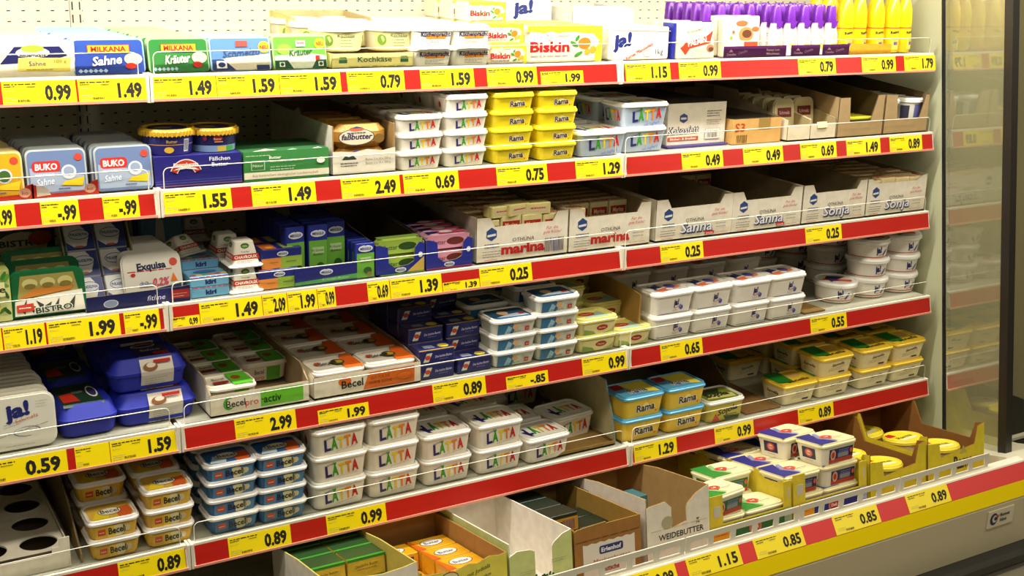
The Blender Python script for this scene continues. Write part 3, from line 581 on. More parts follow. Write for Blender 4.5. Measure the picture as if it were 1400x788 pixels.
def buko_print(bg, txt='BUKO', fruit=False):
    def f(p, w, h):
        p.poly([(-w*.46, h*.08), (w*.46, h*.08), (w*.46, h*.42), (-w*.46, h*.62)], P(bg))
        if txt: p.poly(rrp(-w*.42, h*.52, w*.06, h*.76, .008), P('c2281c')); p.text(txt, -w*.18, h*.57, h*.14, WHITE, w=w*.38, bold=.03)
        p.ell(w*.38, h*.82, w*.07, h*.08, P('c2402c')); p.ell(w*.2, h*.50, w*.13, h*.16, P('c8ccd4')); p.ell(w*.2, h*.52, w*.09, h*.1, P('8c98ac')); p.poly([(w*.05, h*.22), (w*.42, h*.18), (w*.46, h*.38), (w*.12, h*.30)], P('d8b81c'))
        p.lines(-w*.38, h*.46, -w*.05, 1, .01, WHITE, .0015, 0); p.text('Sahne', -w*.22, h*.24, h*.15, P('e8eef4'), w=w*.3, shear=.3, rot=.1); p.lines(w*.0, h*.13, w*.2, 1, .01, NAVY, .002, 0)
    return f
KB = slabkind('cream_cheese_pack', .118, .096, .020, .012, PL('9a9f9e'), PL('66789e'), buko_print('98a4b8'), 'silver grey cream cheese pack', 'silver cream cheese packs, left of second shelf', edge=PL('b4bab8', .2))
slabs(KB, 1, 171, 11, d0=.02, rx=-.14, what=', right column'); slabs(KB, 1, 82, 11, d0=.025, rx=-.14, what=', left column')
KP = slabkind('cream_cheese_pack', .118, .096, .020, .012, PL('c8b070'), PL('c89a1c'), lambda p, w, h: (buko_print('b88a18', '')(p, w, h), p.ell(w*.2, h*.5, w*.1, h*.12, P('3a5a20'))), 'yellow pineapple cream cheese pack', 'yellow cream cheese packs, second shelf', edge=PL('d8c890', .2))
slabs(KP, 1, -8, 9, d0=.02, rx=-.14)
def redtray(x, row, y, w, who, notch=True):
    t = thing('display_tray', who, 'tray', (x, SY[row] + y, SZ[row] + .001), 'low red display trays'); mb = MB(); pts = [(-w/2, 0), (w/2, 0), (w/2, .034), (w*.40, .030), (w*.28, .012), (-w*.2, .010), (-w*.38, .028), (-w/2, .032)]
    mb.ext(pts, 'y', -.0015, 0, P('d0301c')); mb.box(-w/2, 0, 0, w/2, .2, .0015, CB('c84a34')); mb.build('tray_card', t); p = Pr(front(-.0015)); p.ell(w*.37, .016, .012, .010, P('f0b8a0')); p.text('ko', w*.37, .012, .008, RED, w=.012); p.poly([(-w*.43, .006), (-w*.22, .008), (-w*.28, .024), (-w*.43, .03)], P('e8dcd0')); p.build('front_print', t)
redtray(sx(1, 88), 1, .012, .135, 'low red wavy card tray under the left silver packs'); redtray(sx(1, -2), 1, .012, .135, 'low red wavy card tray under the yellow packs at the left edge')
def jas_print(p, w, h):
    p.text('ja!', w*.0, h*.62, h*.26, P('1d2468'), w=w*.34, bold=.05, rot=.15, shear=.1); p.text('Schmelz', w*.12, h*.54, h*.07, P('c8684a'), w=w*.32, rot=.2); p.lines(-w*.2, h*.48, w*.1, 2, h*.05, GREY, .001, .3, rot=.2)
    for k in range(10):
        a = k*.5; p.mb.add([p.fn(w*(.1+.18*cos(a)), h*(.32+.09*sin(a)), p.e), p.fn(w*(.115+.18*cos(a)), h*(.33+.09*sin(a)), p.e), p.fn(w*(.115+.18*cos(a+.5)), h*(.33+.09*sin(a+.5)), p.e), p.fn(w*(.1+.18*cos(a+.5)), h*(.32+.09*sin(a+.5)), p.e)], [(0,1,2,3)], P('6a6a78'))
    p.lines(-w*.3, h*.26, w*.4, 1, .01, GREY, .0015, 0, rot=.2); p.bars(-w*.46, h*.34, -w*.38, h*.5, P('6a6a9a'), 5); p.lines(-w*.2, h*.08, w*.2, 1, .01, GREY, .001, 0); p.lines(w*.25, h*.86, w*.42, 3, h*.05, GREY, .0008, .2)
KJ = slabkind('cheese_pack', .150, .118, .024, .022, PL('d0ccba'), PL('d6d2c2'), jas_print, 'white ring patterned cheese slab, fourth shelf', 'white cheese slabs at the left of the fourth shelf', edge=PL('e0dccc', .25))
slabs(KJ, 3, 27, 16, d0=.025, rx=-.06, step=.0265)

# ---- cartons and boxes
def carton(name, label, w, d, h, loc, fpts, out, inn, backh=None, side=None, rz=0, rx=0, group=None, fprint=None, sprint=None, t=.0035, cat='carton', floor=True, lprint=None):
    """open carton: front outline fpts (x from -w/2 to w/2), side profile side = [(y, z)...] running along the top from front to back"""
    o = thing(name, label, cat, loc, group, rx=rx, rz=rz); backh = backh or h
    if floor: mb = MB(); mb.box(-w/2, 0, 0, w/2, d, t, inn); mb.build('carton_floor', o)
    mb = MB(); mb.ext(fpts, 'y', 0, t, out, inn); f = mb.build('front_wall', o)
    mb = MB(); mb.ext([(-w/2 + t, t), (w/2 - t, t), (w/2 - t, backh), (-w/2 + t, backh)], 'y', d - t, d, inn, out); mb.build('back_wall', o)
    sp = [(t*.5, 0), (d, 0)] + list(reversed(side or [(t*.5, h), (d, backh)]))
    mb = MB(); mb.ext(sp, 'x', -w/2, -w/2 + t, out, inn); lw = mb.build('side_wall', o)
    mb = MB(); mb.ext(sp, 'x', w/2, w/2 - t, out, inn); mb.build('side_wall', o)
    if fprint: p = Pr(front(0)); fprint(p, w, h); p.build('front_print', f)
    if lprint: p = Pr(lambda u, v, e: (-w/2 - e, d - u, v)); lprint(p, d, h); p.build('side_print', lw)
    return o
def othuna(word, wc, shadow, extra=None, barcode=False):
    def f(p, w, h):
        p.poly([(-w*.40, h*.70), (-w*.345, h*.78), (-w*.29, h*.70), (-w*.29, h*.56), (-w*.345, h*.48), (-w*.40, h*.56)], P('2a4478')); p.poly([(-w*.39, h*.62), (-w*.30, h*.64), (-w*.30, h*.59), (-w*.39, h*.57)], P('d8d4cc'))
        p.lines(-w*.42, h*.40, -w*.26, 2, h*.07, NAVY, .002, .1, 3); p.lines(-w*.44, h*.24, -w*.24, 3, h*.06, P('4a4a6a'), .0015, .1, 4); p.lines(-w*.42, h*.05, -w*.28, 1, .01, RED, .0015, 0)
        p.text('OTHÜNA', 0, h*.42, h*.085, BLACK, w=w*.24, shear=.15)
        if word == 'marina': p.text(word, w*.0, h*.16, h*.22, P(wc), w=w*.48, bold=.045)
        else: p.text(word, w*.02 + .002, h*.16 - .002, h*.26, P('28305c'), w=w*.42, bold=.05, shear=.15); p.text(word, w*.02, h*.165, h*.26, P('e8e4ec'), w=w*.42, bold=.012, shear=.15)
        if extra: p.rect(w*.14, h*.06, w*.26, h*.14, RED); p.text(extra, w*.20, h*.075, h*.05, WHITE, w=w*.09)
        p.text('Für die', w*.32, h*.62, h*.07, P('c2402c'), w=w*.13, shear=.3); p.text('gute Küche!', w*.32, h*.52, h*.07, P('c2402c'), w=w*.20, shear=.3)
        if barcode: p.bars(w*.24, h*.10, w*.46, h*.42, P('5c5470'), 12)
        else: p.lines(w*.28, h*.30, w*.42, 2, h*.08, P('4a4a6a'), .0015, .2, 8); p.lines(w*.24, h*.08, w*.46, 2, h*.06, P('a85a5a'), .0012, .2, 9)
    return f
OW, OI = CB('d9cfba'), CB('a89878')
specs = [(650, 774, 'marina', 'b01c1c', None, True, 'far left of the four, stuffed with cubes'), (776, 886, 'marina', 'b01c1c', None, False, 'second, partly filled'), (894, 998, 'Sanna', '28305c', 'soja', False, 'empty, first right of the rail joint'), (998, 1092, 'Sanna', '28305c', 'soja', False, 'empty, second right of the rail joint'), (1094, 1181, 'Sonja', '28305c', None, False, 'empty, next to the rightmost'), (1183, 1264, 'Sonja', '28305c', None, False, 'full, rightmost by the end panel')]
OC = []
for i, (a, b, wd, wc, ex, bc, lab) in enumerate(specs):
    xa, xb = sx(2, a), sx(2, b); w_ = min(xb - xa, .279); xc = (xa + xb)/2 - (.01 if i == 5 else 0); h_ = .120; hw = w_/2
    full = (i in (0, 5)); cut = .026
    fp = [(-hw, 0), (hw, 0), (hw, h_), (hw*.76, h_), (hw*.66, h_ - cut), (-hw*.62, h_ - cut), (-hw*.72, h_), (-hw, h_)]
    if i == 5: fp = [(-hw, 0), (hw, 0), (hw, h_), (hw*.8, h_-.005), (hw*.66, h_ - .018), (-hw*.62, h_ - .016), (-hw*.85, h_), (-hw, h_)]
    carton('shipping_carton', 'off-white %s lettered carton on third shelf, %s' % ('red' if wd == 'marina' else 'dark blue', lab), w_, .45, h_, (xc, SY[2] + .026, SZ[2] + .001), fp, OW, OI, backh=h_ + .01, group='off-white lettered cartons on the third shelf', fprint=othuna(wd, wc, None, ex, bc))
    OC.append((xc, w_))
def brickkind(name, w, d, h, body, fprint, tprint=None, desc='', group='', cat='pack', r=.0015):
    k = Kind(); k.proto = None; k.desc = desc; k.group = group; k.w, k.d, k.h = w, d, h
    def make(loc, label, rz=0, rx=0, ry=0):
        if k.proto: return dup(k.proto, loc, label, group, rz=rz, rx=rx, ry=ry)
        o = thing(name, label, cat, loc, group, rz=rz, rx=rx, ry=ry); mb = MB(); mb.loft([rr(0, d/2, w - 2*r, d - 2*r, r, 0, 1), rr(0, d/2, w, d, r*2, r, 1), rr(0, d/2, w, d, r*2, h - r, 1), rr(0, d/2, w - 2*r, d - 2*r, r, h, 1)], body); b = mb.build('wrapped_block', o)
        p = Pr(front(0)); fprint(p, w, h); p.build('front_print', b)
        if tprint: p = Pr(topf(h, d/2)); tprint(p, w, d); p.build('top_print', b)
        k.proto = o; return o
    k.make = make; return k
def cube_f(p, w, h): p.rect(-w*.42, h*.66, w*.42, h*.86, P('b02818')); p.text('Marina', 0, h*.69, h*.13, P('f0d8b0'), w=w*.6, bold=.02); p.ell(0, h*.45, w*.08, h*.06, P('6a6a5a')); p.lines(-w*.3, h*.2, w*.3, 2, .006, GREY, .001)
def cube_t(p, w, d): p.rect(-w*.5, -d*.2, w*.5, d*.2, P('b8482c')); p.text('Marina', 0, -d*.1, d*.2, P('f0dcb8'), w=w*.7, bold=.02)
KC = brickkind('margarine_cube', .062, .045, .105, FO('e4d6a0'), cube_f, cube_t, 'cream and red margarine cube', 'margarine cubes in the lettered cartons')
kk = 0
def cubes(i, cols, rows, y0, zoff=.004, jit=.0, tag_='', missing=()):
    xc, w_ = OC[i]; n = cols
    for r_ in range(rows):
        for c in range(cols):
            if (c, r_) in missing: continue
            x = xc + (c - (n-1)/2)*.0655; KC.make((x, SY[2] + .026 + .008 + y0 + r_*.048, SZ[2] + zoff + jit*((c*3 + r_*5) % 4)), 'cream and red cube, %s, %s row, %s from left' % (tag_, ORDL[r_], ORDL[c]), rz=(random.random()-.5)*.03)
cubes(0, 4, 9, 0, .006, .003, 'far left lettered carton'); cubes(5, 4, 8, .0, .006, .002, 'rightmost lettered carton')
cubes(1, 4, 6, .095, .004, 0, 'second lettered carton'); KC.make((OC[1][0] - .105, SY[2] + .04, SZ[2] + .012), 'cream and red cube at front left corner of second lettered carton')
cubes(3, 2, 2, .33, .004, 0, 'back of an empty Sanna carton'.replace('Sanna', 'blue lettered'))
K5 = brickkind('margarine_cube', .075, .04, .03, FO('e8d890'), lambda p, w, h: (p.rect(-w*.4, h*.2, w*.4, h*.7, P('d8c8a0')), p.lines(-w*.3, h*.5, w*.3, 1, .01, RED, .003)), None, '', 'loose cubes lying on the far left carton')
for i, (px, rz, z) in enumerate(((688, .1, .098), (710, .25, .100), (735, -.1, .098))): K5.make((sx(2, px), SY[2] + .034, SZ[2] + z + .018), 'cream cube lying flat on the far left carton edge, %s from left' % ORDL[i], rz=rz)

# becel trays on fourth shelf
def pro_front(p, w, h):
    p.rect(w*.0, h*.14, w*.44, h*.86, P('6cc02c')); p.ell(-w*.32, h*.5, w*.055, h*.28, P('4fa838')); p.ell(-w*.30, h*.52, w*.045, h*.2, P('e6dcc8')); p.text('Becel', -w*.25, h*.34, h*.32, P('20201c'), w=w*.19, bold=.01, rot=.03); p.text('pro', -w*.09, h*.30, h*.32, P('cf4a2c'), w=w*.13); p.text('·activ', w*.11, h*.30, h*.36, P('183c10'), w=w*.20, bold=.015)
def bec_front(p, w, h):
    p.poly([(-w*.05, h*.1), (w*.44, h*.1), (w*.44, h*.86), (w*.0, h*.86)], P('dd6c1c')); p.ell(-w*.22, h*.62, w*.06, h*.2, P('d96a1c')); p.text('Becel', -w*.15, h*.32, h*.36, P('20201c'), w=w*.20, bold=.02, rot=.03); p.text('GUT FÜR DIE', w*.11, h*.52, h*.14, P('7a2c10'), w=w*.18); p.text('WARME KÜCHE', w*.11, h*.30, h*.14, P('7a2c10'), w=w*.22); p.ell(w*.34, h*.48, w*.08, h*.2, P('b85a20')); p.ell(w*.34, h*.48, w*.072, h*.17, P('dd6c1c'))
TRW, TRI = CB('e6dcc6'), CB('a08a68')
def lowfront(w, h, n=1): return [(-w/2, 0), (w/2, 0), (w/2, h), (-w/2, h)]
xa, xb = sx(3, 287), sx(3, 421); PW = xb - xa; PX = (xa + xb)/2
carton('display_tray', 'white and green card tray of green banded tubs on fourth shelf', PW, .50, .055, (PX, SY[3] + .022, SZ[3] + .001), lowfront(PW, .052), TRW, TRI, backh=.09, side=[(.002, .054), (.05, .085), (.5, .09)], fprint=pro_front, group='card trays of tubs on the fourth shelf', cat='tray')
xa, xb = sx(3, 428), sx(3, 573); OWd = xb - xa; OX = (xa + xb)/2
carton('display_tray', 'white and orange card tray of orange banded tubs on fourth shelf', OWd, .50, .056, (OX, SY[3] + .022, SZ[3] + .001), lowfront(OWd, .054), TRW, TRI, backh=.08, side=[(.002, .056), (.1, .07), (.5, .08)], fprint=bec_front, group='card trays of tubs on the fourth shelf', cat='tray')
def band_lid(bc, oc):
    def f(p, w, d):
        p.ell(-w*.28, d*.05, w*.16, d*.14, P('e8dcc8')); p.e += .0032; p.rect(w*.02, -d*.60, w*.50, d*.60, P(bc)); p.ell(w*.2, d*.1, w*.12, d*.2, P(oc)); p.rect(-w*.42, -d*.34, -w*.04, -d*.12, P('8c2a18')); p.text('Becel', -w*.24, d*.02, d*.2, BLACK, w=w*.3, bold=.01)
    return f
def orl(p, w, d):
    p.e += .0032; p.poly([(w*.12, -d*.58), (w*.57, -d*.58), (w*.57, d*.58), (w*.34, d*.58), (w*.2, 0)], P('e0641c')); p.ell(-w*.36, d*.05, w*.05, d*.12, P('c8481c')); p.text('Becel', -w*.16, -d*.12, d*.3, BLACK, w=w*.32, bold=.01); p.ell(w*.12, 0, w*.16, d*.22, P('4a4a20')); p.ell(w*.14, 0, w*.1, d*.12, P('c89a30')); p.ell(w*.04, d*.02, w*.06, d*.1, P('3a3020'))
def band_front(p, w, h): p.rect(w*.02, 0, w*.46, h, P('58a82c')); p.text('Becel', -w*.22, h*.45, h*.3, BLACK, w=w*.3); p.text('pro', -w*.2, h*.1, h*.28, P('c83a20'), w=w*.3)
K['pro'] = mk('margarine_tub', 'green banded tubs in the green tray', w=.118, d=.088, h=.050, body=PL('e0d8c8'), lid=PL('e8e0cc', .3), fprint=band_front, lprint=band_lid('56b02a', '8a4a1c'), desc='white tub with green band')
K['ora'] = mk('margarine_tub', 'orange banded tubs in the orange tray', w=.136, d=.112, h=.052, body=PL('e0d8c8'), lid=PL('e8e0d0', .3), fprint=None, lprint=orl, desc='white tub with orange band')
for j in (0, 1):
    for q in range(4):
        if j == 1 and q == 0: continue
        stack(K['pro'], 3, 0, 1, x=PX - .052 + j*.122 - .008, d=.03 + q*.093 + (.03 if j else 0), z0=.018 if True else 0, jig=.001, levels=['in'], where='%s column, %s from front' % (['left', 'right'][j], ORD[q]))
    for q in range(4):
        if q < 4: stack(K['ora'], 3, 0, 1, x=OX - .068 + j*.139, d=.03 + q*.116, z0=.012, jig=.001, levels=['in'], where='%s column, %s from front' % (['left', 'right'][j], ORD[q]))
# navy butter packs
def nav_f(p, w, h): p.poly([(-w*.40, h*.2), (-w*.24, h*.2), (-w*.14, h*.8), (-w*.30, h*.8)], P('c8ccb0')); p.ell(-w*.27, h*.5, w*.08, h*.16, P('b8402c')); p.text('Die leichte Butter', w*.18, h*.46, h*.17, P('d8d0e8'), w=w*.48, rot=.04, shear=.15); p.lines(w*.05, h*.3, w*.3, 1, .01, P('8a86b0'), .001, 0)
def nav_t(p, w, d): p.rect(-w*.5, -d*.5, w*.5, -d*.42, P('c89a3a')); p.poly([(-w*.28, -d*.2), (w*.02, -d*.24), (w*.0, d*.1), (-w*.26, d*.12)], P('8a92a0')); p.ell(w*.28, -d*.1, w*.15, d*.22, P('d0bc3a'))
KN = brickkind('butter_pack', .100, .062, .038, PL('20245e'), nav_f, nav_t, 'navy butter pack', 'navy butter packs on the fourth shelf')
nx = [sx(3, 600) - .005, sx(3, 649) + .0]
for j in (0, 1):
    for q, n in enumerate((2, 3, 4, 4, 4) if j == 0 else (1, 3, 3, 4, 4)):
        for l in range(n):
            if j == 0 and q == 1 and False: continue
            KN.make((nx[j] + .001*q, SY[3] + .03 + q*.066, SZ[3] + .001 + l*.0385), 'navy butter pack, %s column, %s row back, %s in stack' % (['left', 'right'][j], ORDL[q], ['lowest', 'second', 'third', 'fourth'][l]), rz=(random.random()-.5)*.04)
# blue lunch-box tubs
def clam(label, x, y, z, w, d, h, rz=0, mid=None, inv=False, sleeve='w'):
    o = thing('spread_box', label, 'box', (x, y, z), 'deep blue plastic boxes on the fourth shelf', rz=rz); B = mt('10209c', .6, 'plastic')
    mb = MB(); mb.loft([rr(0, d/2, w*.80, d*.78, .02, 0), rr(0, d/2, w*.90, d*.88, .024, h*.08), rr(0, d/2, w*.96, d*.96, .026, h*.50)], B); mb.build('box_base', o)
    mb = MB(); mb.loft([rr(0, d/2, w*.97, d*.97, .026, h*.50), rr(0, d/2, w, d, .028, h*.52), rr(0, d/2, w, d, .028, h*.60), rr(0, d/2, w*.96, d*.95, .026, h*.64), rr(0, d/2, w*.86, d*.82, .024, h*.95), rr(0, d/2, w*.80, d*.76, .022, h)], B); mb.build('box_lid', o)
    mb = MB(); pf = [(-.002 + d*.10, h*.02), (.0 - .002, h*.5), (-.003, h*.62), (d*.09, h*.95), (d*.13, h + .0012), (d*.87, h + .0012), (d*.91, h*.95), (d + .003, h*.62), (d + .002, h*.5), (d*.92, h*.02)]
    s0, s1 = (-w*.12, w*.30) if sleeve == 'w' else (-w*.40, w*.28)
    C1 = P('cfc8b8'); C2 = P('1f3a2c') if sleeve != 'w' else P('2a2450')
    for i in range(len(pf) - 1):
        a, b = pf[i], pf[i+1]
        if sleeve != 'w' and i < 3: continue
        mb.add([(s0, a[0], a[1]), (s1, a[0], a[1]), (s1, b[0], b[1]), (s0, b[0], b[1])], [(0,1,2,3)], C1 if i < 3 else C2)
    s = mb.build('paper_sleeve', o)
    if sleeve == 'w':
        p = Pr(lambda u, v, e: ((s0+s1)/2 + u, -.0035 - e + (.0 if v > h*.3 else (h*.3-v)*.22), v)); ww = s1 - s0
        p.lines(-ww*.4, h*.40, ww*.3, 3, h*.07, GREY, .0012, .2); p.bars(-ww*.35, h*.06, -ww*.05, h*.22, BLACK, 9); p.build('sleeve_print', s)
        p = Pr(lambda u, v, e: ((s0+s1)/2 + u, -.003 + (v - h*.62)*.35 - e - .001, v)); p.ell(-ww*.2, h*.75, ww*.22, h*.12, P('8a5a30')); p.ell(-ww*.18, h*.80, ww*.14, h*.07, P('e0d4c0')); p.rect(-ww*.1, h*.84, ww*.42, h*.93, P('b82418')); p.build('picture_print', s)
    p = Pr(topf(h + .0014, d/2)); c = (s0+s1)/2; ww = s1 - s0
    if sleeve == 'w': p.ell(c - ww*.1, d*.22, ww*.38, d*.09, WHITE); p.ell(c - ww*.1, d*.22, ww*.33, d*.065, P('2a2450')); p.rect(c - ww*.0, -d*.34, c + ww*.46, -d*.2, P('b82418')); p.text('Sahne', c, -d*.1, d*.1, P('e8e4dc'), w=ww*.6)
    else: p.ell(c + ww*.36, -d*.0, ww*.13, d*.22, WHITE); p.ell(c + ww*.36, 0, ww*.10, d*.17, P('3a3470')); p.poly([(c - ww*.45, -d*.3), (c - ww*.05, -d*.3), (c - ww*.12, d*.05), (c - ww*.45, 0)], P('c83020')); p.text('Kräuter', c + ww*.05, 0, d*.12, P('b8c8a8'), w=ww*.25, rot=.2)
    p.build('top_print', s); return o
T2 = sx(3, 221)
clam('deep blue plastic box with white sleeve, lower one by the left rail end', T2, SY[3] + .045, SZ[3] + .001, .185, .125, .075, .03)
clam('deep blue plastic box with white sleeve, upper one by the left rail end', T2 - .012, SY[3] + .055, SZ[3] + .0775, .175, .125, .078, .02)
clam('deep blue plastic box with green top label, at front', sx(3, 126), SY[3] + .03, SZ[3] + .001, .128, .17, .075, .03, sleeve='g')
clam('deep blue plastic box with green top label, behind the front one', sx(3, 126) + .0, SY[3] + .215, SZ[3] + .001, .128, .17, .075, .0, sleeve='g')
clam('deep blue plastic box at the back, left stack, lower', sx(3, 126), SY[3] + .40, SZ[3] + .001, .128, .17, .075, .0, sleeve='g')
clam('deep blue plastic box with white sleeve, lower one of the rear pair', T2 - .02, SY[3] + .195, SZ[3] + .001, .18, .125, .075, 0)
clam('deep blue plastic box with white sleeve, upper one of the rear pair', T2 - .02, SY[3] + .195, SZ[3] + .0775, .18, .125, .075, 0)

# ================================================================= FIFTH SHELF extras: holed tray, dividers, brown tray
def holed(cx, w, y0, d, z):
    t = thing('holed_tray', 'empty white card tray with round holes on fifth shelf', 'tray', (cx, y0, z)); m = CB('e0d8c4'); mb = MB()
    n = 4; rws = 5; cw = w/n; cdp = d/rws; R = .040; zt = .045; N = 24
    for i in range(n):
        for j in range(rws):
            ox, oy = -w/2 + (i+.5)*cw, (j+.5)*cdp; ci = [(ox + R*cos(2*pi*k/N + pi/4), oy + R*.92*sin(2*pi*k/N + pi/4), zt) for k in range(N)]
            sq = []
            for k in range(N):
                a = 2*pi*k/N + pi/4; c, s_ = cos(a), sin(a); q = 1/max(abs(c), abs(s_)); sq.append((ox + c*q*cw/2, oy + s_*q*cdp/2, zt))
            mb.add(ci + sq, [(k, (k+1) % N, N + (k+1) % N, N + k) for k in range(N)], m)
            lo = [(p[0], p[1], zt - .004) for p in ci]; mb.add(ci + lo, [(k, N + k, N + (k+1) % N, (k+1) % N) for k in range(N)], m)
    mb.build('holed_insert', t)
    mb = MB(); mb.ext([(-w/2 - .004, 0), (w/2 + .004, 0), (w/2 + .004, .072), (w/2 - .018, .072), (w/2 - .018, .052), (w/2 - .034, .052), (w/2 - .034, .036), (-w/2, .036)], 'y', -.004, -.001, CB('e6dec8')); mb.build('front_wall', t)
    for s in (-1, 1): mb = MB(); mb.box(min(s*(w/2+.001), s*(w/2+.004)), 0, 0, max(s*(w/2+.001), s*(w/2+.004)), d, .05, m); mb.build('side_wall', t)
    mb = MB(); mb.box(-w/2, 0, 0, w/2, d, .002, CB('5c503c')); mb.build('tray_floor', t)
hx = sx(4, 98) - .215
holed(hx, .42, .03, .52, .001)
def divider(label, x, y0, y1, z, h, mat_, prof=None, edge=None):
    t = thing('card_divider', label, 'divider', (x, y0, z), 'cardboard walls between the stacks'); mb = MB(); mb.ext(prof or [(0, 0), (y1-y0, 0), (y1-y0, h), (.03, h), (0, h*.3)], 'x', -.002, .002, mat_, edge or mat_); mb.build('card_panel', t); return t
divider('torn cardboard wall right of the holed white tray', sx(4, 120) - .012, .03, .6, .001, .12, CB('8a7448'), [(0, 0), (.57, 0), (.57, .16), (.25, .14), (.12, .10), (.05, .05), (0, .02)])
o = carton('display_tray', 'empty brown card tray right of the rainbow lettered tubs', .25, .50, .03, (1.09, .028, .001), lowfront(.25, .012), CB('9a7a3c'), CB('8c6c34'), backh=.09, side=[(.003, .012), (.5, .02)], cat='tray')
divider('cream printed cardboard wall with pale blue edge, right of the brown tray', 1.232, .05, .5, .001, .16, CB('d8cfa0'), [(0, 0), (.45, 0), (.45, .175), (.06, .165), (.015, .06)], CB('8fb4c8'))
o = carton('display_tray', 'empty brown card tray right of the olive tub on the fifth shelf', .30, .55, .03, (1.86 - .02, .028, .001), lowfront(.30, .010), CB('8a6430'), CB('6c4c24'), backh=.12, side=[(.003, .01), (.2, .02), (.55, .12)], cat='tray') if False else None
divider('brown cardboard wall with green edge behind the olive tub', 1.70, .10, .62, .001, .12, CB('6c4c24'), [(0, 0), (.52, 0), (.52, .17), (.10, .13), (0, .06)], CB('3c5a24'))
t = thing('card_sheet', 'flat brown cardboard sheet at the front right of the olive tub', 'cardboard', (1.775, .03, .001)); mb = MB(); mb.box(-.07, 0, 0, .07, .5, .004, CB('8a6430')); mb.build('sheet', t)
t = thing('card_sheet', 'flat kraft cardboard sheet beside the lone round white tub', 'cardboard', (1.985, SY[3] + .03, SZ[3] + .001)); mb = MB(); mb.box(-.045, 0, 0, .045, .5, .004, CB('8a6a34')); mb.build('sheet', t)
divider('kraft cardboard wall left of the plain white tubs', sx(3, 890) - .03, SY[3] + .05, SY[3] + .55, SZ[3] + .001, .13, CB('a5803c'), [(0, 0), (.5, 0), (.5, .16), (.06, .145), (0, .135)])

# ================================================================= THIRD SHELF (row 2), left half
R2Y, R2Z = SY[2], SZ[2] + .001
def grn_f(p, w, h):
    r = random.Random(5)
    p.rect(-w*.49, h*.01, w*.49, h*.99, P('cfd088'))
    for i in range(26): p.ell(-w*.45 + w*.9*r.random(), h*(.03 + .92*r.random()), w*.09, h*.035, P(['3f7a28', '6fa83a', '2c5a20'][i % 3]), rot=r.random()*3)
    p.rect(-w*.35, h*.50, w*.4, h*.78, P('dcd8a0')); p.text('ce', w*.30, h*.58, h*.13, P('20301a'), w=w*.22, bold=.02); p.ell(w*.1, h*.25, w*.2, h*.1, P('e8c83a'))
KV = brickkind('cheese_box', .115, .035, .112, P('b8c26a'), grn_f, None, 'green leafy box', 'green boxes at the left edge'); xg = sx(2, 19) - .0585
KV.make((xg, R2Y + .03, R2Z), 'green leafy printed box at the left edge of the third shelf, front one'); KV.make((xg, R2Y + .07, R2Z), 'green leafy printed box at the left edge of the third shelf, second back')
def bis_f(p, w, h):
    p.poly([(-w*.42, h*.42), (w*.42, h*.42), (w*.36, h*.90), (-w*.36, h*.90)], P('a89a50'))
    for q in range(3): p.ell(w*(-.24 + .24*q), h*.72, w*.105, h*.11, P('d8cf8a')); p.ell(w*(-.24 + .24*q), h*.66, w*.08, h*.06, P('8a7434'))
    p.poly([(-w*.42, h*.40), (w*.3, h*.52), (w*.36, h*.60), (-w*.2, h*.60)], P('c87a2c')); p.poly([(-w*.48, h*.04), (w*.48, h*.04), (w*.46, h*.5), (w*.1, h*.46), (-w*.46, h*.36)], P('e0dac8')); r = random.Random(8)
    for i in range(7): u = -w*.40 + w*.11*i; p.poly([(u, h*(.1+.25*r.random())), (u + w*.1, h*(.2+.2*r.random())), (u + w*.06, h*(.05+.1*r.random()))], P('3a3c38'))
    p.text('BISTRO', w*.05, h*.08, h*.12, P('1c3a2c'), w=w*.5, bold=.03, rot=.04, halo=(P('e0dac8'), .08)); p.poly([(-w*.45, h*.12), (-w*.22, h*.14), (-w*.22, h*.30), (-w*.45, h*.28)], P('c23a24')); p.lines(-w*.42, h*.2, -w*.26, 1, .01, WHITE, .002, 0)
KT = slabkind('snack_tray', .150, .098, .030, .020, PL('17663a', .25), PL('1f6a3c', .3), bis_f, 'green snack tray', 'green snack trays in card sleeves', cat='tray', edge=PL('1a7a44', .2), rb=.004)
for i in range(3): KT.make((sx(2, 70), R2Y + .03 + .046*i, R2Z + .012*i + .003), 'green snack tray in a torn pattern card sleeve, %s from front' % ORDL[i], -.18, 0)
def bisb_f(p, w, h):
    p.rect(-w*.49, 0, w*.49, h*.98, P('2a3a28')); p.ell(w*.05, h*.60, w*.34, h*.16, P('b8b090')); p.text('BISTRO', w*.05, h*.60, h*.07, P('2c3a2c'), w=w*.6, bold=.03); p.poly([(-w*.45, h*.4), (-w*.3, h*.4), (-w*.3, h*.95), (-w*.4, h*.95)], P('b8843c')); p.rect(-w*.18, h*.78, -w*.06, h*.97, P('d8d0c0')); p.rect(-w*.06, h*.78, w*.08, h*.97, P('b02c20')); p.ell(w*.16, h*.88, w*.1, h*.08, P('b85a40')); p.ell(w*.36, h*.90, w*.11, h*.08, P('c8a860')); p.ell(w*.36, h*.90, w*.08, h*.055, P('4a3420')); p.ell(w*.3, h*.68, w*.16, h*.08, P('a83a28'))
KW = brickkind('snack_box', .16, .04, .20, P('23301f'), bisb_f, None, '', 'dark snack boxes'); KW.make((sx(2, 70) - .03, R2Y + .20, R2Z), 'dark printed snack box standing behind the green trays'); 
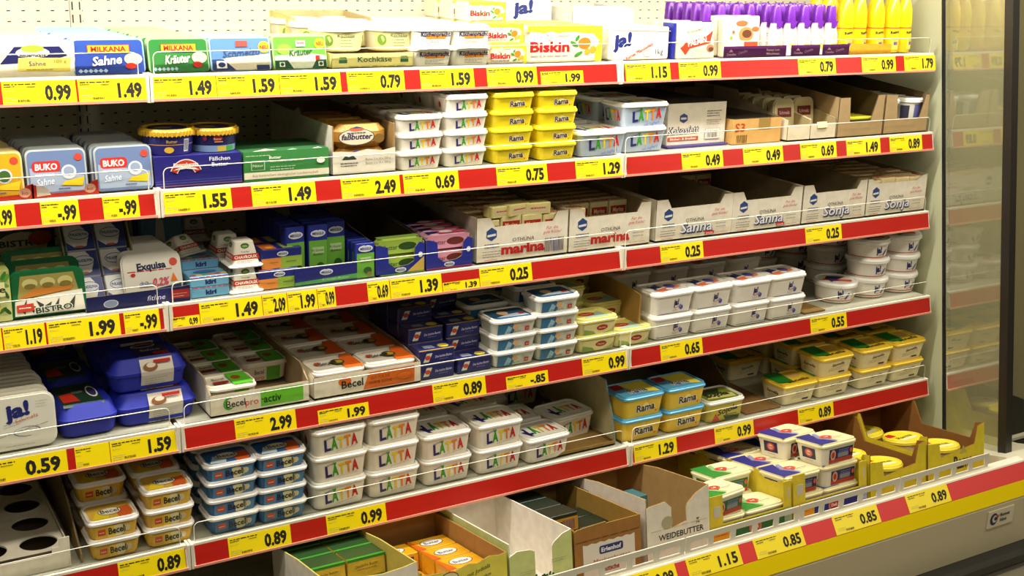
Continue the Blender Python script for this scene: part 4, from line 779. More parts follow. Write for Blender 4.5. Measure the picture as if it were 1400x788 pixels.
# soft cheese tubs in a leaning display box
def phil_f(p, w, h):
    p.poly([(-w*.48, h*.02), (w*.48, h*.02), (w*.48, h*.98), (-w*.05, h*.98), (-w*.48, h*.80)], P('24347c')); p.poly([(-w*.48, h*.35), (-w*.48, h*.98), (w*.1, h*.98), (w*.35, h*.6), (w*.2, h*.2), (-w*.2, h*.12)], P('dcdcdc')); p.ell(0, h*.62, w*.36, h*.20, NAVY); p.ell(0, h*.62, w*.34, h*.175, P('d8dce4')); p.text('PHILADELPHIA', 0, h*.57, h*.11, P('2a3a7c'), w=w*.60, bold=.03); p.ell(w*.02, h*.22, w*.2, h*.10, P('d8cfc0')); p.ell(-w*.05, h*.14, w*.16, h*.04, P('b85a3a'))
KF = brickkind('soft_cheese_tub', .063, .026, .062, PL('d8d8dc'), phil_f, None, '', 'soft cheese tubs in a leaning box', cat='tub')
LA = -.62
tb = thing('display_box', 'grey brown card box leaning back, filled with soft cheese tubs', 'box', (sx(2, 152), R2Y + .052, R2Z + .012), rx=LA); m = CB('9c8f72')
for nm, bx in (('back_wall', (-.072, .034, 0, .072, .037, .26)), ('side_wall', (-.075, 0, 0, -.072, .037, .26)), ('side_wall', (.072, 0, 0, .075, .037, .26)), ('box_floor', (-.072, 0, -.003, .072, .037, 0))):
    mb = MB(); mb.box(*bx, m); mb.build(nm, tb)
MTX = Matrix.Rotation(LA, 4, 'X')
for c in range(2):
    for r_ in range(4):
        q = MTX @ Vector(((-.5 + c)*.068, .005, .001 + r_*.0635)); KF.make(Vector((sx(2, 152), R2Y + .052, R2Z + .012)) + q, 'round printed soft cheese tub in leaning box, %s column, %s row up' % (['left', 'right'][c], ORDL[r_]), rx=LA)
def exq_f(p, w, h):
    p.poly([(-w*.48, h*.04), (w*.1, h*.04), (w*.48, h*.04), (w*.48, h*.24), (w*.1, h*.18), (-w*.30, h*.05)], P('23306c')); p.text('Exquisa', w*.0, h*.62, h*.16, P('1d2250'), w=w*.5, bold=.04, rot=.03); p.lines(-w*.42, h*.58, w*.35, 1, .01, RED, .002, 0); p.ell(w*.38, h*.74, w*.07, h*.09, P('d84a34')); p.text('fitline', -w*.12, h*.22, h*.13, P('e8e4f0'), w=w*.24, shear=.25, halo=(NAVY, .05)); p.text('0,2%', w*.12, h*.24, h*.17, P('d8506a'), w=w*.28, bold=.04, shear=.2); p.poly([(w*.3, h*.3), (w*.36, h*.5), (w*.42, h*.3)], ORANGE); p.ell(-w*.33, h*.52, w*.04, h*.04, RED)
KE = slabkind('cream_cheese_pack', .130, .100, .024, .020, PL('cfcabc'), PL('e6e2d6'), exq_f, 'white cream cheese pack with blue lettering', 'white cream cheese packs, third shelf', edge=PL('eae6dc', .25))
for i in range(7): KE.make((sx(2, 216) - .001*i, R2Y + .052 + .027*i, R2Z + .010), 'white cream cheese pack with dark blue lettering, %s from front' % ORDL[i], -.28, .0)
t = thing('display_tray', 'navy card tray holding the white cream cheese packs', 'tray', (sx(2, 189), R2Y + .018, R2Z)); tw_ = sx(2, 260) - sx(2, 119)
mb = MB(); mb.ext([(-tw_/2, 0), (tw_/2, 0), (tw_/2, .038), (tw_*.42, .036), (-tw_/2, .034)], 'y', -.002, 0, P('20245a'), CB('6a6048')); mb.box(-tw_/2, 0, 0, tw_/2, .3, .0015, CB('6a6048')); mb.build('tray_card', t)
p = Pr(front(-.002)); p.ell(-tw_*.27, .015, .016, .009, P('d8dce4')); p.ell(-tw_*.27, .015, .014, .0075, P('8a96b4')); p.text('fitline', tw_*.16, .012, .012, P('d8d4e8'), w=.04, shear=.25); p.rect(tw_*.31, .010, tw_*.49, .030, P('a82c2c')); p.lines(tw_*.33, .02, tw_*.47, 2, .006, P('e8c8b0'), .001); p.build('front_print', t)
# little blue cheese boxes
def kir_f(p, w, h): p.text('kiri', w*.02, h*.25, h*.45, P('28286a'), w=w*.28, bold=.05); p.lines(-w*.48, h*.90, w*.48, 1, .01, RED, .002, 0)
def kir_t(p, w, d): 
    for i, c in enumerate(('c23a24', 'e8c83a', '6aa03a', 'c8742c', 'c23a24', 'e8c83a')): p.ell(w*(-.4 + .16*i), -d*.30, w*.08, d*.10, P(c))
    p.ell(0, d*.1, w*.3, d*.2, P('3a6aa0'))
KI = brickkind('cheese_box', .090, .065, .0245, P('6aa8cc'), kir_f, kir_t, '', 'small light blue cheese boxes', cat='box')
xk = sx(2, 288)
for q in range(3):
    for l in range(2 + (q > 0)): KI.make((xk - .001*q, R2Y + .03 + .068*q, R2Z + l*.0248), 'small light blue cheese box, %s in stack, %s stack from front' % (['lowest', 'second', 'third'][l], ORDL[q]))
def bag_f(p, w, h):
    p.rect(-w*.4, h*.05, w*.42, h*.9, P('4a7890')); p.poly([(-w*.2, h*.3), (w*.1, h*.3), (w*.05, h*.7), (-w*.1, h*.75)], P('c8c4b4')); p.ell(w*.25, h*.2, w*.12, h*.12, P('3f7a34')); p.ell(-w*.3, h*.12, w*.1, h*.06, P('c86a2c')); p.ell(w*.1, h*.85, w*.1, h*.06, P('a8342c'))
KY = slabkind('snack_bag', .10, .19, .02, .01, PL('3a6478'), PL('4a8098'), bag_f, '', 'light blue snack bags', cat='bag'); 
for i in range(3): KY.make((xk - .045, R2Y + .25 + .03*i, R2Z + .004), 'light blue snack bag standing behind small blue boxes, %s from front' % ORDL[i], -.1)
# pyramid cups
def pyr(label, loc, rx=0, ry=0, rz=0, proto=[None]):
    if proto[0]: return dup(proto[0], loc, label, rx=rx, ry=ry, rz=rz)
    o = thing('goat_cheese_cup', label, 'cup', loc, 'white pyramid shaped cheese cups', rx=rx, ry=ry, rz=rz); mb = MB(); mb.loft([rr(0, .036, .066, .066, .008, .006), rr(0, .036, .045, .045, .006, .058), rr(0, .036, .040, .040, .005, .060)], PL('eee8da')); b = mb.build('cup_body', o)
    mb = MB(); mb.loft([rr(0, .036, .080, .080, .012, 0), rr(0, .036, .082, .082, .012, .003), rr(0, .036, .074, .074, .012, .0065)], PL('f4f0e4', .25)); mb.build('cup_rim', o)
    sl = (.0135 - .003)/.052
    for nm, fn in (('front_print', lambda u, v, e: (u, .003 + sl*(v-.006) - e, v)), ('side_print', lambda u, v, e: (-.033 + sl*(v-.006) - e, .036 - u, v))):
        p = Pr(fn); p.poly([(-.0325, .018), (.0325, .018), (.030, .030), (-.030, .030)], P('b82c1c')); p.text('CHAVROUX', 0, .0205, .0070, P('f0e6d4'), w=.054, bold=.03); p.ell(0, .049, .010, .006, P('3f6a28')); p.ell(0, .048, .007, .003, P('8ab05a')); p.lines(-.022, .014, .022, 2, .0035, GREY, .0008, .2); p.text('fin et léger', 0, .0345, .0032, BLACK, w=.02); p.build(nm, b)
    proto[0] = o; return o
cx = sx(2, 337); Y_ = R2Y + .022
pyr('white pyramid cheese cup with red band, lower front one', (cx, Y_, R2Z)); pyr('white pyramid cheese cup with red band, stacked upper front one', (cx + .002, Y_ + .004, R2Z + .0605))
pyr('white pyramid cheese cup, lower one just behind the front pair', (cx - .008, Y_ + .085, R2Z)); pyr('white pyramid cheese cup with dark top, upper one behind the front pair', (cx - .012, Y_ + .085, R2Z + .0605))
pyr('white pyramid cheese cup at the far left back, lower', (cx - .03, Y_ + .30, R2Z)); pyr('white pyramid cheese cup at the far left back, upper', (cx - .03, Y_ + .30, R2Z + .0605)); pyr('white pyramid cheese cup in the middle of back row, lower', (cx + .055, Y_ + .24, R2Z)); pyr('white pyramid cheese cup tipped onto its side, left', (cx - .085, Y_ + .12, R2Z + .075), ry=.0, rx=-.6, rz=.5)
pyr('white pyramid cheese cup under the tipped one', (cx - .085, Y_ + .16, R2Z))
# orange and green butter boxes
def meg(p, u, v, r): p.ell(u, v, r, r*.45, P('e8e8ec')); p.ell(u, v, r*.9, r*.36, P('c8ccd8')); p.text('MEGGLE', u, v - r*.16, r*.32, P('20245a'), w=r*1.5, bold=.03); p.poly([(u - r*.15, v + r*.4), (u, v + r*.6), (u + r*.15, v + r*.4)], P('20245a'))
def mo_f(p, w, h): p.rect(-w*.5, h*.02, -w*.02, h*.55, P('d8883a')); p.rect(-w*.02, h*.02, w*.5, h*.58, P('8aa83a')); meg(p, w*.02, h*.74, w*.14); p.lines(-w*.3, h*.3, -w*.1, 1, .01, P('a85a20'), .002, 0); p.lines(w*.1, h*.3, w*.35, 1, .01, P('4a6a1c'), .002, 0)
def mo_t(p, w, d): p.rect(-w*.45, -d*.45, -w*.1, d*.45, P('c86a2c')); p.rect(w*.05, -d*.45, w*.3, d*.45, P('9aa84a')); p.ell(-w*.25, -d*.2, w*.1, d*.15, P('e8a83a'))
KO = brickkind('butter_box', .100, .062, .047, P('20287c'), mo_f, mo_t, '', 'orange and green butter boxes', cat='box')
KO.make((sx(2, 381), R2Y + .028, R2Z), 'blue butter box with orange and green panels, lower front one'); KO.make((sx(2, 384) + .006, R2Y + .034, R2Z + .0475), 'blue butter box with orange and green panels, upper front one')
KO.make((sx(2, 381), R2Y + .10, R2Z), 'blue butter box with orange and green panels, lower one behind'); KO.make((sx(2, 381) + .003, R2Y + .105, R2Z + .0475), 'blue butter box with orange and green panels, upper one behind')
def ms_f(p, w, h):
    p.rect(-w*.46, h*.02, w*.46, h*.72, P('6aa83a')); p.rect(-w*.3, h*.48, w*.3, h*.60, P('a8c890')); p.text('Kräuter', 0, h*.52, h*.05, P('2c4a1c'), w=w*.6); p.text('Butter', 0, h*.45, h*.05, P('2c4a1c'), w=w*.5); p.ell(w*.1, h*.22, w*.22, h*.10, P('2c5a24')); p.ell(w*.2, h*.12, w*.15, h*.06, P('8a7434')); meg(p, 0, h*.85, w*.38)
KQ = brickkind('butter_pack', .050, .030, .135, P('22308e'), ms_f, None, '', 'tall green and blue butter packs')
KR = brickkind('butter_pack', .050, .020, .088, P('22308e'), ms_f, None, '', 'small green and blue butter packs')
bx = [sx(2, 416) - .012, sx(2, 440), sx(2, 440) + .052]
for c in range(3):
    for q in range(8):
        if c == 0 or q < (4 if c == 1 else 7): KQ.make((bx[c] + (.0 if c != 2 else .002), R2Y + .050 + q*.036 + (.02 if c == 2 else 0), R2Z + .004), 'tall green butter pack with blue top, %s column, %s from front' % (['left', 'middle', 'right'][c], ORDL[q]), rz=.12 if c == 0 else 0)
t = thing('display_tray', 'navy and green card tray holding the tall butter packs', 'tray', ((sx(2, 402) + sx(2, 487))/2, R2Y + .026, R2Z)); tw_ = sx(2, 487) - sx(2, 402)
mb = MB(); mb.box(-tw_/2, -.002, 0, tw_/2, 0, .042, P('1f2470')); mb.box(-tw_/2, 0, 0, tw_/2, .32, .003, CB('6a6048')); mb.build('tray_card', t); p = Pr(front(-.002)); p.poly([(-tw_*.5, .002), (tw_*.5, .004), (tw_*.5, .016), (-tw_*.5, .009)], P('4f9a4c')); meg(p, tw_*.0, .028, .017); p.text('Kräuter-Butter', tw_*.15, .007, .006, P('a8d8a0'), w=.07, shear=.2); p.build('front_print', t)
for q in range(9): KR.make((sx(2, 499) - .001*q, R2Y + .026 + q*.024, R2Z), 'small green butter pack with blue top, %s from front' % ORDL[q])
def navtray(px0, px1, lab, c1, c2, nroll):
    xa, xb = sx(2, px0), sx(2, px1); w_ = xb - xa; xc = (xa+xb)/2; hw = w_/2; B = P('1f2a88')
    fp = [(-hw, 0), (hw, 0), (hw, .072), (hw - .014, .078), (hw - .026, .066), (hw - .03, .03), (hw - .045, .022), (-hw + .05, .018), (-hw + .034, .030), (-hw + .032, .070), (-hw + .01, .078), (-hw, .078)]
    o = carton('display_tray', lab, w_, .36, .078, (xc, R2Y + .024, R2Z), fp, B, CB('6c5c3c'), backh=.11, side=[(.002, .078), (.1, .09), (.36, .11)], group='navy windowed card trays, third shelf', cat='tray')
    p = Pr(front(0)); meg(p, .0, .011, .015); p.ell(hw - .012, .045, .006, .007, P('d8dce4')); p.poly([(hw - .05, .004), (hw - .002, .004), (hw - .002, .04)], P('c8a84a')) if nroll == 1 else p.rect(-hw, .001, hw, .005, P('8a3a6a')); p.rect(-hw + .01, .0008, hw, .0028, P(c2)); p.build('front_print', o); return xc, w_
def roll_print(c, c2): return lambda p, w, h: (p.rect(-w*.48, h*.08, w*.48, h*.92, P(c)), p.ell(w*.15, h*.5, w*.2, h*.24, P(c2)), p.text('Butter', -w*.22, h*.35, h*.3, P('3a3a3a'), w=w*.3))
KGr = brickkind('butter_roll', .125, .038, .042, FO('a8c24a'), roll_print('9ab848', '2c4a20'), lambda p, w, d: p.rect(-w*.45, -d*.3, w*.45, d*.3, P('8ab04a')), '', 'green wrapped butter rolls', r=.008)
KPk = brickkind('butter_roll', .125, .038, .042, FO('d8a0b8'), roll_print('d890a8', '6a2c24'), lambda p, w, d: (p.rect(-w*.45, -d*.3, w*.45, d*.3, P('20245a')), p.rect(-w*.2, -d*.4, w*.45, d*.1, P('c84a5a')), p.ell(0, 0, w*.15, d*.3, P('e8d0d0'))), '', 'pink wrapped butter rolls', r=.008)
xg1, _ = navtray(513, 579, 'navy card tray with green butter rolls, on third shelf', '', '6aa84a', 1); xg2, _ = navtray(581, 644, 'navy card tray with pink butter rolls, on third shelf', '', '8a2c4a', 2)
for l in range(2):
    KGr.make((xg1 + .004, R2Y + .033 , R2Z + .005 + l*.0425), 'green wrapped butter roll, %s one in the navy tray' % ['lower', 'upper'][l])
    for q in range(4): KPk.make((xg2 + .002, R2Y + .033 + q*.0405, R2Z + .005 + l*.0425), 'pink wrapped butter roll, %s layer, %s from front' % (['lower', 'upper'][l], ORDL[q]))

# ================================================================= SECOND SHELF (row 1), boxes
R1Y, R1Z = SY[1], SZ[1] + .001
def closed(name, label, cat, x, y, z, w, d, h, m, fprint=None, top=None, group=None, rz=0, rx=0, lprint=None, tprint=None, bev=.0015):
    o = thing(name, label, cat, (x, y, z), group, rz=rz, rx=rx); mb = MB(); mb.loft([rr(0, d/2, w, d, bev, 0, 1), rr(0, d/2, w, d, bev, h, 1)], m, mcap=top or m); b = mb.build('box_body', o)
    if fprint: p = Pr(front(0)); fprint(p, w, h); p.build('front_print', b)
    if lprint: p = Pr(lambda u, v, e: (-w/2 - e, d/2 - u, v)); lprint(p, d, h); p.build('side_print', b)
    if tprint: p = Pr(topf(h, d/2)); tprint(p, w, d); p.build('top_print', b)
    return o
def rav_f(p, w, h):
    p.rect(-w*.5, h*.05, w*.5, h*.09, P('8a5a8a')); p.rect(-w*.5, h*.14, w*.5, h*.17, P('4a48a0')); p.rect(-w*.5, h*.22, w*.5, h*.24, P('4a48a0'))
    for i in range(12):
        a0, a1 = pi*(.12 + .76*i/12), pi*(.12 + .76*(i+1)/12); q = lambda a, r: (-w*.15 + r*cos(a)*w*.17, h*.34 + r*sin(a)*h*.50)
        p.mb.add([p.fn(*q(a0, 1.12), p.e) , p.fn(*q(a1, 1.12), p.e), p.fn(*q(a1, .62), p.e), p.fn(*q(a0, .62), p.e)], [(0,1,2,3)], P('e8d8c8')); p.mb.add([p.fn(*q(a0, 1.06), p.e+.0002) , p.fn(*q(a1, 1.06), p.e+.0002), p.fn(*q(a1, .68), p.e+.0002), p.fn(*q(a0, .68), p.e+.0002)], [(0,1,2,3)], P('b8301f'))
    p.e += .0005; p.text('Ravensberger', -w*.15, h*.68, h*.11, P('f0e4d0'), w=w*.28, bold=.02); p.poly([(-w*.3, h*.56), (-w*.2, h*.66), (-w*.05, h*.62), (0, h*.54), (-w*.15, h*.60)], P('e8e0d0'))
    p.text('Fäßchen', w*.24, h*.80, h*.13, P('e4e0ec'), w=w*.24, bold=.01); p.text('Butter', w*.24, h*.62, h*.13, P('e4e0ec'), w=w*.19, bold=.01)
xr1 = (sx(1, 211) + sx(1, 330))/2; closed('butter_carton', 'navy purple printed butter carton under the two gold rimmed tubs', 'carton', xr1, R1Y + .02, R1Z, .197, .155, .071, P('231f70'), rav_f, top=P('2a2670'))
ka.make((sx(1, 235) + .004, R1Y + .022, R1Z + .0712), 'gold rimmed navy butter tub standing on purple carton, left', 'gold rimmed butter tubs', rz=-.1); kb.make((sx(1, 290) + .01, R1Y + .03, R1Z + .0712), 'gold rimmed butter tub with striped label on purple carton, right', 'gold rimmed butter tubs', rz=-.2)
def gr_f(p, w, h):
    p.rect(-w*.5, h*.10, w*.5, h*.32, P('d8cfb8')); p.text('Aus kontrolliert ökologischer Landwirtschaft', -w*.02, h*.165, h*.09, P('8a6a50'), w=w*.78, rot=0); p.rect(-w*.42, h*.38, -w*.26, h*.70, P('a8c8a0')); p.rect(-w*.41, h*.40, -w*.27, h*.68, P('3c7a3c')); p.text('Natur', -w*.34, h*.5, h*.09, P('d8e0c8'), w=w*.12); p.text('Butter', -w*.14, h*.74, h*.1, P('e0e8d0'), w=w*.14, bold=.02); p.lines(-w*.2, h*.64, w*.2, 1, .01, P('c8d8b8'), .0015, 0); p.lines(-w*.2, h*.46, w*.1, 2, .006, P('c8d8b8'), .0015, .1); p.ell(w*.40, h*.60, w*.05, h*.10, P('e0e4d8')); p.lines(-w*.48, h*.86, -w*.2, 1, .01, P('c8d8b8'), .0012, 0)
def gr_t(p, w, d): p.poly([(-w*.4, -d*.5), (-w*.1, -d*.45), (-w*.2, -d*.3)], P('dcd8b0')); p.poly([(0, -d*.5), (w*.12, -d*.5), (w*.1, -d*.4)], P('a8d8b0')); p.poly([(w*.3, -d*.5), (w*.42, -d*.5), (w*.4, -d*.4)], WHITE)
xr2 = (sx(1, 332) + sx(1, 448))/2; closed('butter_carton', 'green organic butter carton with pale text band on second shelf', 'carton', xr2, R1Y + .02, R1Z, .207, .16, .070, CB('2f7a34'), gr_f, top=CB('1c5a28'), tprint=gr_t)
def dm_f(p, w, h): p.poly([(-w*.36, h*.62), (-w*.30, h*.78), (-w*.25, h*.72), (-w*.18, h*.78), (-w*.12, h*.62)], P('2c3a2c')); p.lines(-w*.38, h*.46, -w*.1, 2, .006, P('4a4a4a'), .002, .1); p.text('Butter 2 x 10 x 250 g', w*.22, h*.56, h*.09, P('6a5a4a'), w=w*.4); p.text('Butter 2 x 10 x 250 g', w*.22, h*.40, h*.09, P('6a5a4a'), w=w*.4)
xa, xb = sx(1, 453), sx(1, 538); bw = xb - xa; bcx = (xa+xb)/2; hw = bw/2
carton('shipping_carton', 'off-white carton with torn front holding gold butter rolls', bw, .42, .12, (bcx, R1Y + .02, R1Z), [(-hw, 0), (hw, 0), (hw, .061), (hw*.6, .055), (hw*.1, .060), (-hw*.3, .054), (-hw*.7, .057), (-hw, .058)], CB('d6cebc'), CB('9a7a48'), backh=.13, side=[(.002, .118), (.2, .122), (.22, .138), (.25, .125), (.42, .13)], fprint=lambda p, w, h: dm_f(p, w, h*.5))
def fb_f(p, w, h): p.ell(-w*.12, h*.5, w*.34, h*.36, P('2a2a4a')); p.ell(-w*.12, h*.5, w*.325, h*.335, P('d8cdb0')); p.text('faßbutter', -w*.12, h*.40, h*.24, P('20244a'), w=w*.58, bold=.03, shear=.2); p.ell(-w*.12, h*.84, w*.14, h*.09, P('c8684a')); p.poly([(-w*.22, h*.88), (-w*.12, h*.96), (-w*.02, h*.88)], P('3a4a8c')); p.lines(-w*.3, h*.66, w*.05, 1, .01, NAVY, .002, 0); p.ell(w*.3, h*.4, w*.1, h*.2, P('7a5a28'))
KFb = brickkind('butter_roll', .138, .055, .056, FO('b8883a'), fb_f, None, '', 'gold wrapped butter rolls', r=.016)
for q in range(5):
    for l in range(2): KFb.make((bcx, R1Y + .028 + q*.058, R1Z + .005 + l*.0565), 'gold wrapped butter roll in white carton, %s layer, %s from front' % (['lower', 'upper'][l], ORDL[q]))
def kok_f(p, w, h):
    p.poly([(-w*.30, h*.58), (-w*.30, h*.70), (-w*.235, h*.76), (-w*.17, h*.70), (-w*.17, h*.58), (-w*.235, h*.52)], P('3a4a7c')); p.rect(-w*.28, h*.61, -w*.19, h*.66, P('d8d0c8')); p.text('Kokosfett', -w*.24 + .001, h*.27, h*.17, P('23264a'), w=w*.53, bold=.07, shear=.15, rot=.02); p.text('Kokosfett', -w*.24, h*.275, h*.17, P('efe8dc'), w=w*.525, bold=.0, shear=.15, rot=.02)
    p.rect(-w*.49, h*.10, w*.03, h*.19, P('c24a30')); p.text('Bäcker- & Bratfett', -w*.23, h*.12, h*.055, P('efe0d0'), w=w*.44, bold=.02); p.lines(w*.16, h*.78, w*.42, 3, h*.06, P('3a3a4a'), .0018, .2); p.lines(w*.16, h*.56, w*.42, 3, h*.05, P('8a6a6a'), .0014, .2); p.rect(w*.14, h*.10, w*.40, h*.36, P('b0a8b0')); p.rect(w*.145, h*.11, w*.395, h*.35, P('dcd4c6')); p.bars(w*.18, h*.14, w*.36, h*.30, P('5a5460'), 11)
xa, xb = sx(1, 922), sx(1, 1003); closed('shipping_carton', 'closed white carton with coconut fat lettering on second shelf', 'carton', (xa+xb)/2, R1Y + .07, R1Z + .006, xb-xa - .004, .42, .118, CB('ddd3bf'), kok_f, top=CB('4a4030'))
t = thing('tray_sheet', 'thin purple card sheet under the coconut fat carton', 'tray', ((xa+xb)/2, R1Y + .055, R1Z)); mb = MB(); mb.box(-(xb-xa)/2 - .005, 0, 0, (xb-xa)/2 - .002, .44, .005, CB('4a3c7c')); mb.build('sheet', t)
def s3_f(p, w, h): p.text('S3', -w*.36, h*.50, h*.34, P('b8401c'), w=w*.20, bold=.015); p.bars(-w*.42, h*.04, -w*.2, h*.36, P('6a4a1c'), 9); p.rect(w*.02, h*.55, w*.26, h*.99, P('9a7a3c'))
xa, xb = sx(1, 1005), sx(1, 1073); w_ = xb-xa
closed('shipping_carton', 'brown carton with red S3 lettering on second shelf', 'carton', (xa+xb)/2 - .002, R1Y + .045, R1Z, w_ - .006, .30, .073, CB('c89a54'), s3_f, top=mt('3c342c', .25, 'foil'))
carton('shipping_carton', 'empty brown carton standing behind the S3 carton', .17, .10, .13, ((xa+xb)/2 + .03, R1Y + .38, R1Z), lowfront(.17, .13), CB('8a7048'), CB('5c4a2c'))
def clr(p, w, h): p.rect(-w*.34, h*.52, w*.34, h*.78, P('7a2424')); p.text('Schmalz', 0, h*.60, h*.1, P('e8dcc8'), w=w*.5); p.lines(-w*.3, h*.4, w*.3, 2, .006, P('a89868'), .001)
KCl = slabkind('lard_pack', .082, .110, .030, .018, PL('cfc494', .2), PL('d8cc9c', .15), clr, '', 'clear lard packs', cat='pack', edge=PL('dcd2a8', .15))
for i, (a, b, lab) in enumerate(((1076, 1106, 'left'), (1107, 1141, 'right'))):
    xa, xb = sx(1, a), sx(1, b); w_ = xb - xa; xc = (xa+xb)/2
    carton('display_tray', 'narrow cream card tray with sloping sides, %s of the pair' % lab, w_, .46, .06, (xc, R1Y + .03, R1Z), lowfront(w_, .048), CB('ddcfb4'), CB('a89468'), backh=.135, side=[(.002, .062), (.22, .105), (.24, .130), (.46, .135)], group='narrow cream trays on the second shelf', cat='tray')
    for q in range(5): KCl.make((xc, R1Y + .06 + q*.045 + (.05 if i else .03), R1Z + .006), 'pale plastic lard pack with brown label, %s tray, %s from front' % (lab, ORDL[q]), -.12)
t = thing('price_card', 'small cream paper note lying in the right narrow tray', 'note', (sx(1, 1122), R1Y + .028, R1Z + .035), rx=-.3); mb = MB(); mb.box(-.02, -.002, 0, .02, -.001, .018, P('e8dca8')); mb.build('card', t)
KRF = CB('a88c60')
for i, (a, b, lab) in enumerate(((1142, 1203, 'holding yellow rimmed packs'), (1205, 1264, 'holding white cups, by the end panel'))):
    xa, xb = sx(1, a), sx(1, b); w_ = xb - xa - .002; xc = (xa+xb)/2; hw = w_/2
    fp = [(-hw, 0), (hw, 0), (hw, .125), (hw*.72, .125), (hw*.45, .046), (-hw*.48, .046), (-hw*.55, .122), (-hw, .122)] if i == 0 else [(-hw, 0), (hw, 0), (hw, .120), (hw*.85, .120), (hw*.62, .048), (-hw*.42, .048), (-hw*.5, .122), (-hw, .125)]
    carton('display_carton', 'kraft card display carton %s' % lab, w_, .45, .125, (xc, R1Y + .025, R1Z), fp, KRF, CB('5c4a2c'), backh=.16, side=[(.002, .123), (.3, .15), (.45, .16)], group='kraft display cartons, right of second shelf')
    if i == 0:
        for q in range(4):
            o = closed('butter_pack', 'low pack with yellow rim in kraft carton, %s from front' % ORDL[q], 'pack', xc, R1Y + .035 + q*.09, R1Z + .006, w_ - .03, .08, .046, P('4a4420'), None, top=P('3a3a20'), group='yellow rimmed packs in kraft carton'); mb = MB(); mb.loft([rr(0, .04, w_-.03, .08, .004, .0465, 2), rr(0, .04, w_-.03, .08, .004, .050, 2)], P('c8c02c')); mb.build('rim', o)
def wc_f(p, w, h): p.rect(-w*.1, h*.28, w*.45, h*.85, P('6a6aa8'), 4); p.rect(-w*.9, h*.2, -w*.4, h*.8, P('3a3a4a'), 4); p.rect(w*.8, h*.2, w*1.2, h*.8, P('2a2a30'), 4)
K['wc'] = cupkind('margarine_cup', .042, .050, .088, PL('e0dccf'), PL('eeeade', .25), wc_f, desc='white cup'); K['wc'].group = 'white cups in the rightmost kraft carton'
for q in range(3):
    for c in range(2): stack(K['wc'], 1, 0, 1, x=xc + (-.052 + c*.108), d=.034 + q*.108, z0=.02, levels=['standing'], where='in kraft carton, %s, %s row from front' % (['left', 'right'][c], ORD[q]), jig=.0005, rz=-.1)

# ================================================================= TOP SHELF (row 0)
R0Y, R0Z = SY[0], SZ[0] + .001
def cream_f(p, w, h):
    p.poly([(-w*.48, h*.40), (-w*.28, h*.90), (w*.30, h*.90), (w*.40, h*.62), (w*.1, h*.45)], P('23245a')); p.poly([(-w*.26, h*.20), (w*.42, h*.16), (w*.44, h*.56), (-w*.24, h*.58)], P('e8d060')); p.ell(-w*.05, h*.72, w*.22, h*.16, P('e8e4cc')); p.ell(-w*.05, h*.84, w*.15, h*.10, P('a8c83a')); p.text('Bauernkäse', -w*.05, h*.60, h*.11, P('3a3a4a'), w=w*.34, bold=.02); p.text('Sahne', 0, h*.34, h*.14, P('2a3a7a'), w=w*.22); p.text('100 g', w*.30, h*.42, h*.1, P('8a7a3a'), w=w*.16); p.lines(-w*.15, h*.22, w*.2, 1, .01, P('7a6a2a'), .0012, 0)
closed('cheese_carton', 'cream carton printed with a yellow cheese pack, far left of top shelf', 'carton', sx(0, 52), R0Y + .025, R0Z, .152, .38, .070, CB('e8ddc0'), cream_f, top=CB('efe6cc'))
# cooked-cheese cups in a yellow carton
xa, xb = sx(0, 452), sx(0, 562); w_ = xb - xa; xc = (xa+xb)/2; hw = w_/2
def kk_f(p, w, h): p.text('Kochkäse', w*.02, h*.16, h*.13, P('2c6a50'), w=w*.42, bold=.015); p.rect(-w*.42, h*.14, -w*.32, h*.22, P('3a7a4a')); p.text('20%', -w*.37, h*.24, h*.06, P('3a7a4a'), w=w*.09, bold=.02); p.rect(w*.34, h*.14, w*.44, h*.22, P('3a7a4a')); p.text('20%', w*.39, h*.24, h*.06, P('3a7a4a'), w=w*.09, bold=.02); p.lines(-w*.3, h*.05, w*.4, 1, .01, P('8a8a3a'), .0012, 0); p.ell(w*.02, h*.03, w*.05, h*.04, P('a8985a'))
carton('display_carton', 'pale yellow display carton of round cheese cups on top shelf', w_, .42, .098, (xc, R0Y + .02, R0Z), lowfront(w_, .036), CB('ece08a'), CB('c8b078'), backh=.115, side=[(.002, .036), (.2, .04), (.24, .105), (.42, .115)], fprint=lambda p, w, h: kk_f(p, w, h))
for q in range(3):
    for c in range(2): stack(K['koch'], 0, 0, 1, x=xc + (-.062 + c*.138) - (.0 if w_ > .27 else .0), d=.026 + q*.138, z0=.038, levels=[''], where='%s, %s row from front' % (['left', 'right'][c], ORD[q]), jig=.0005)
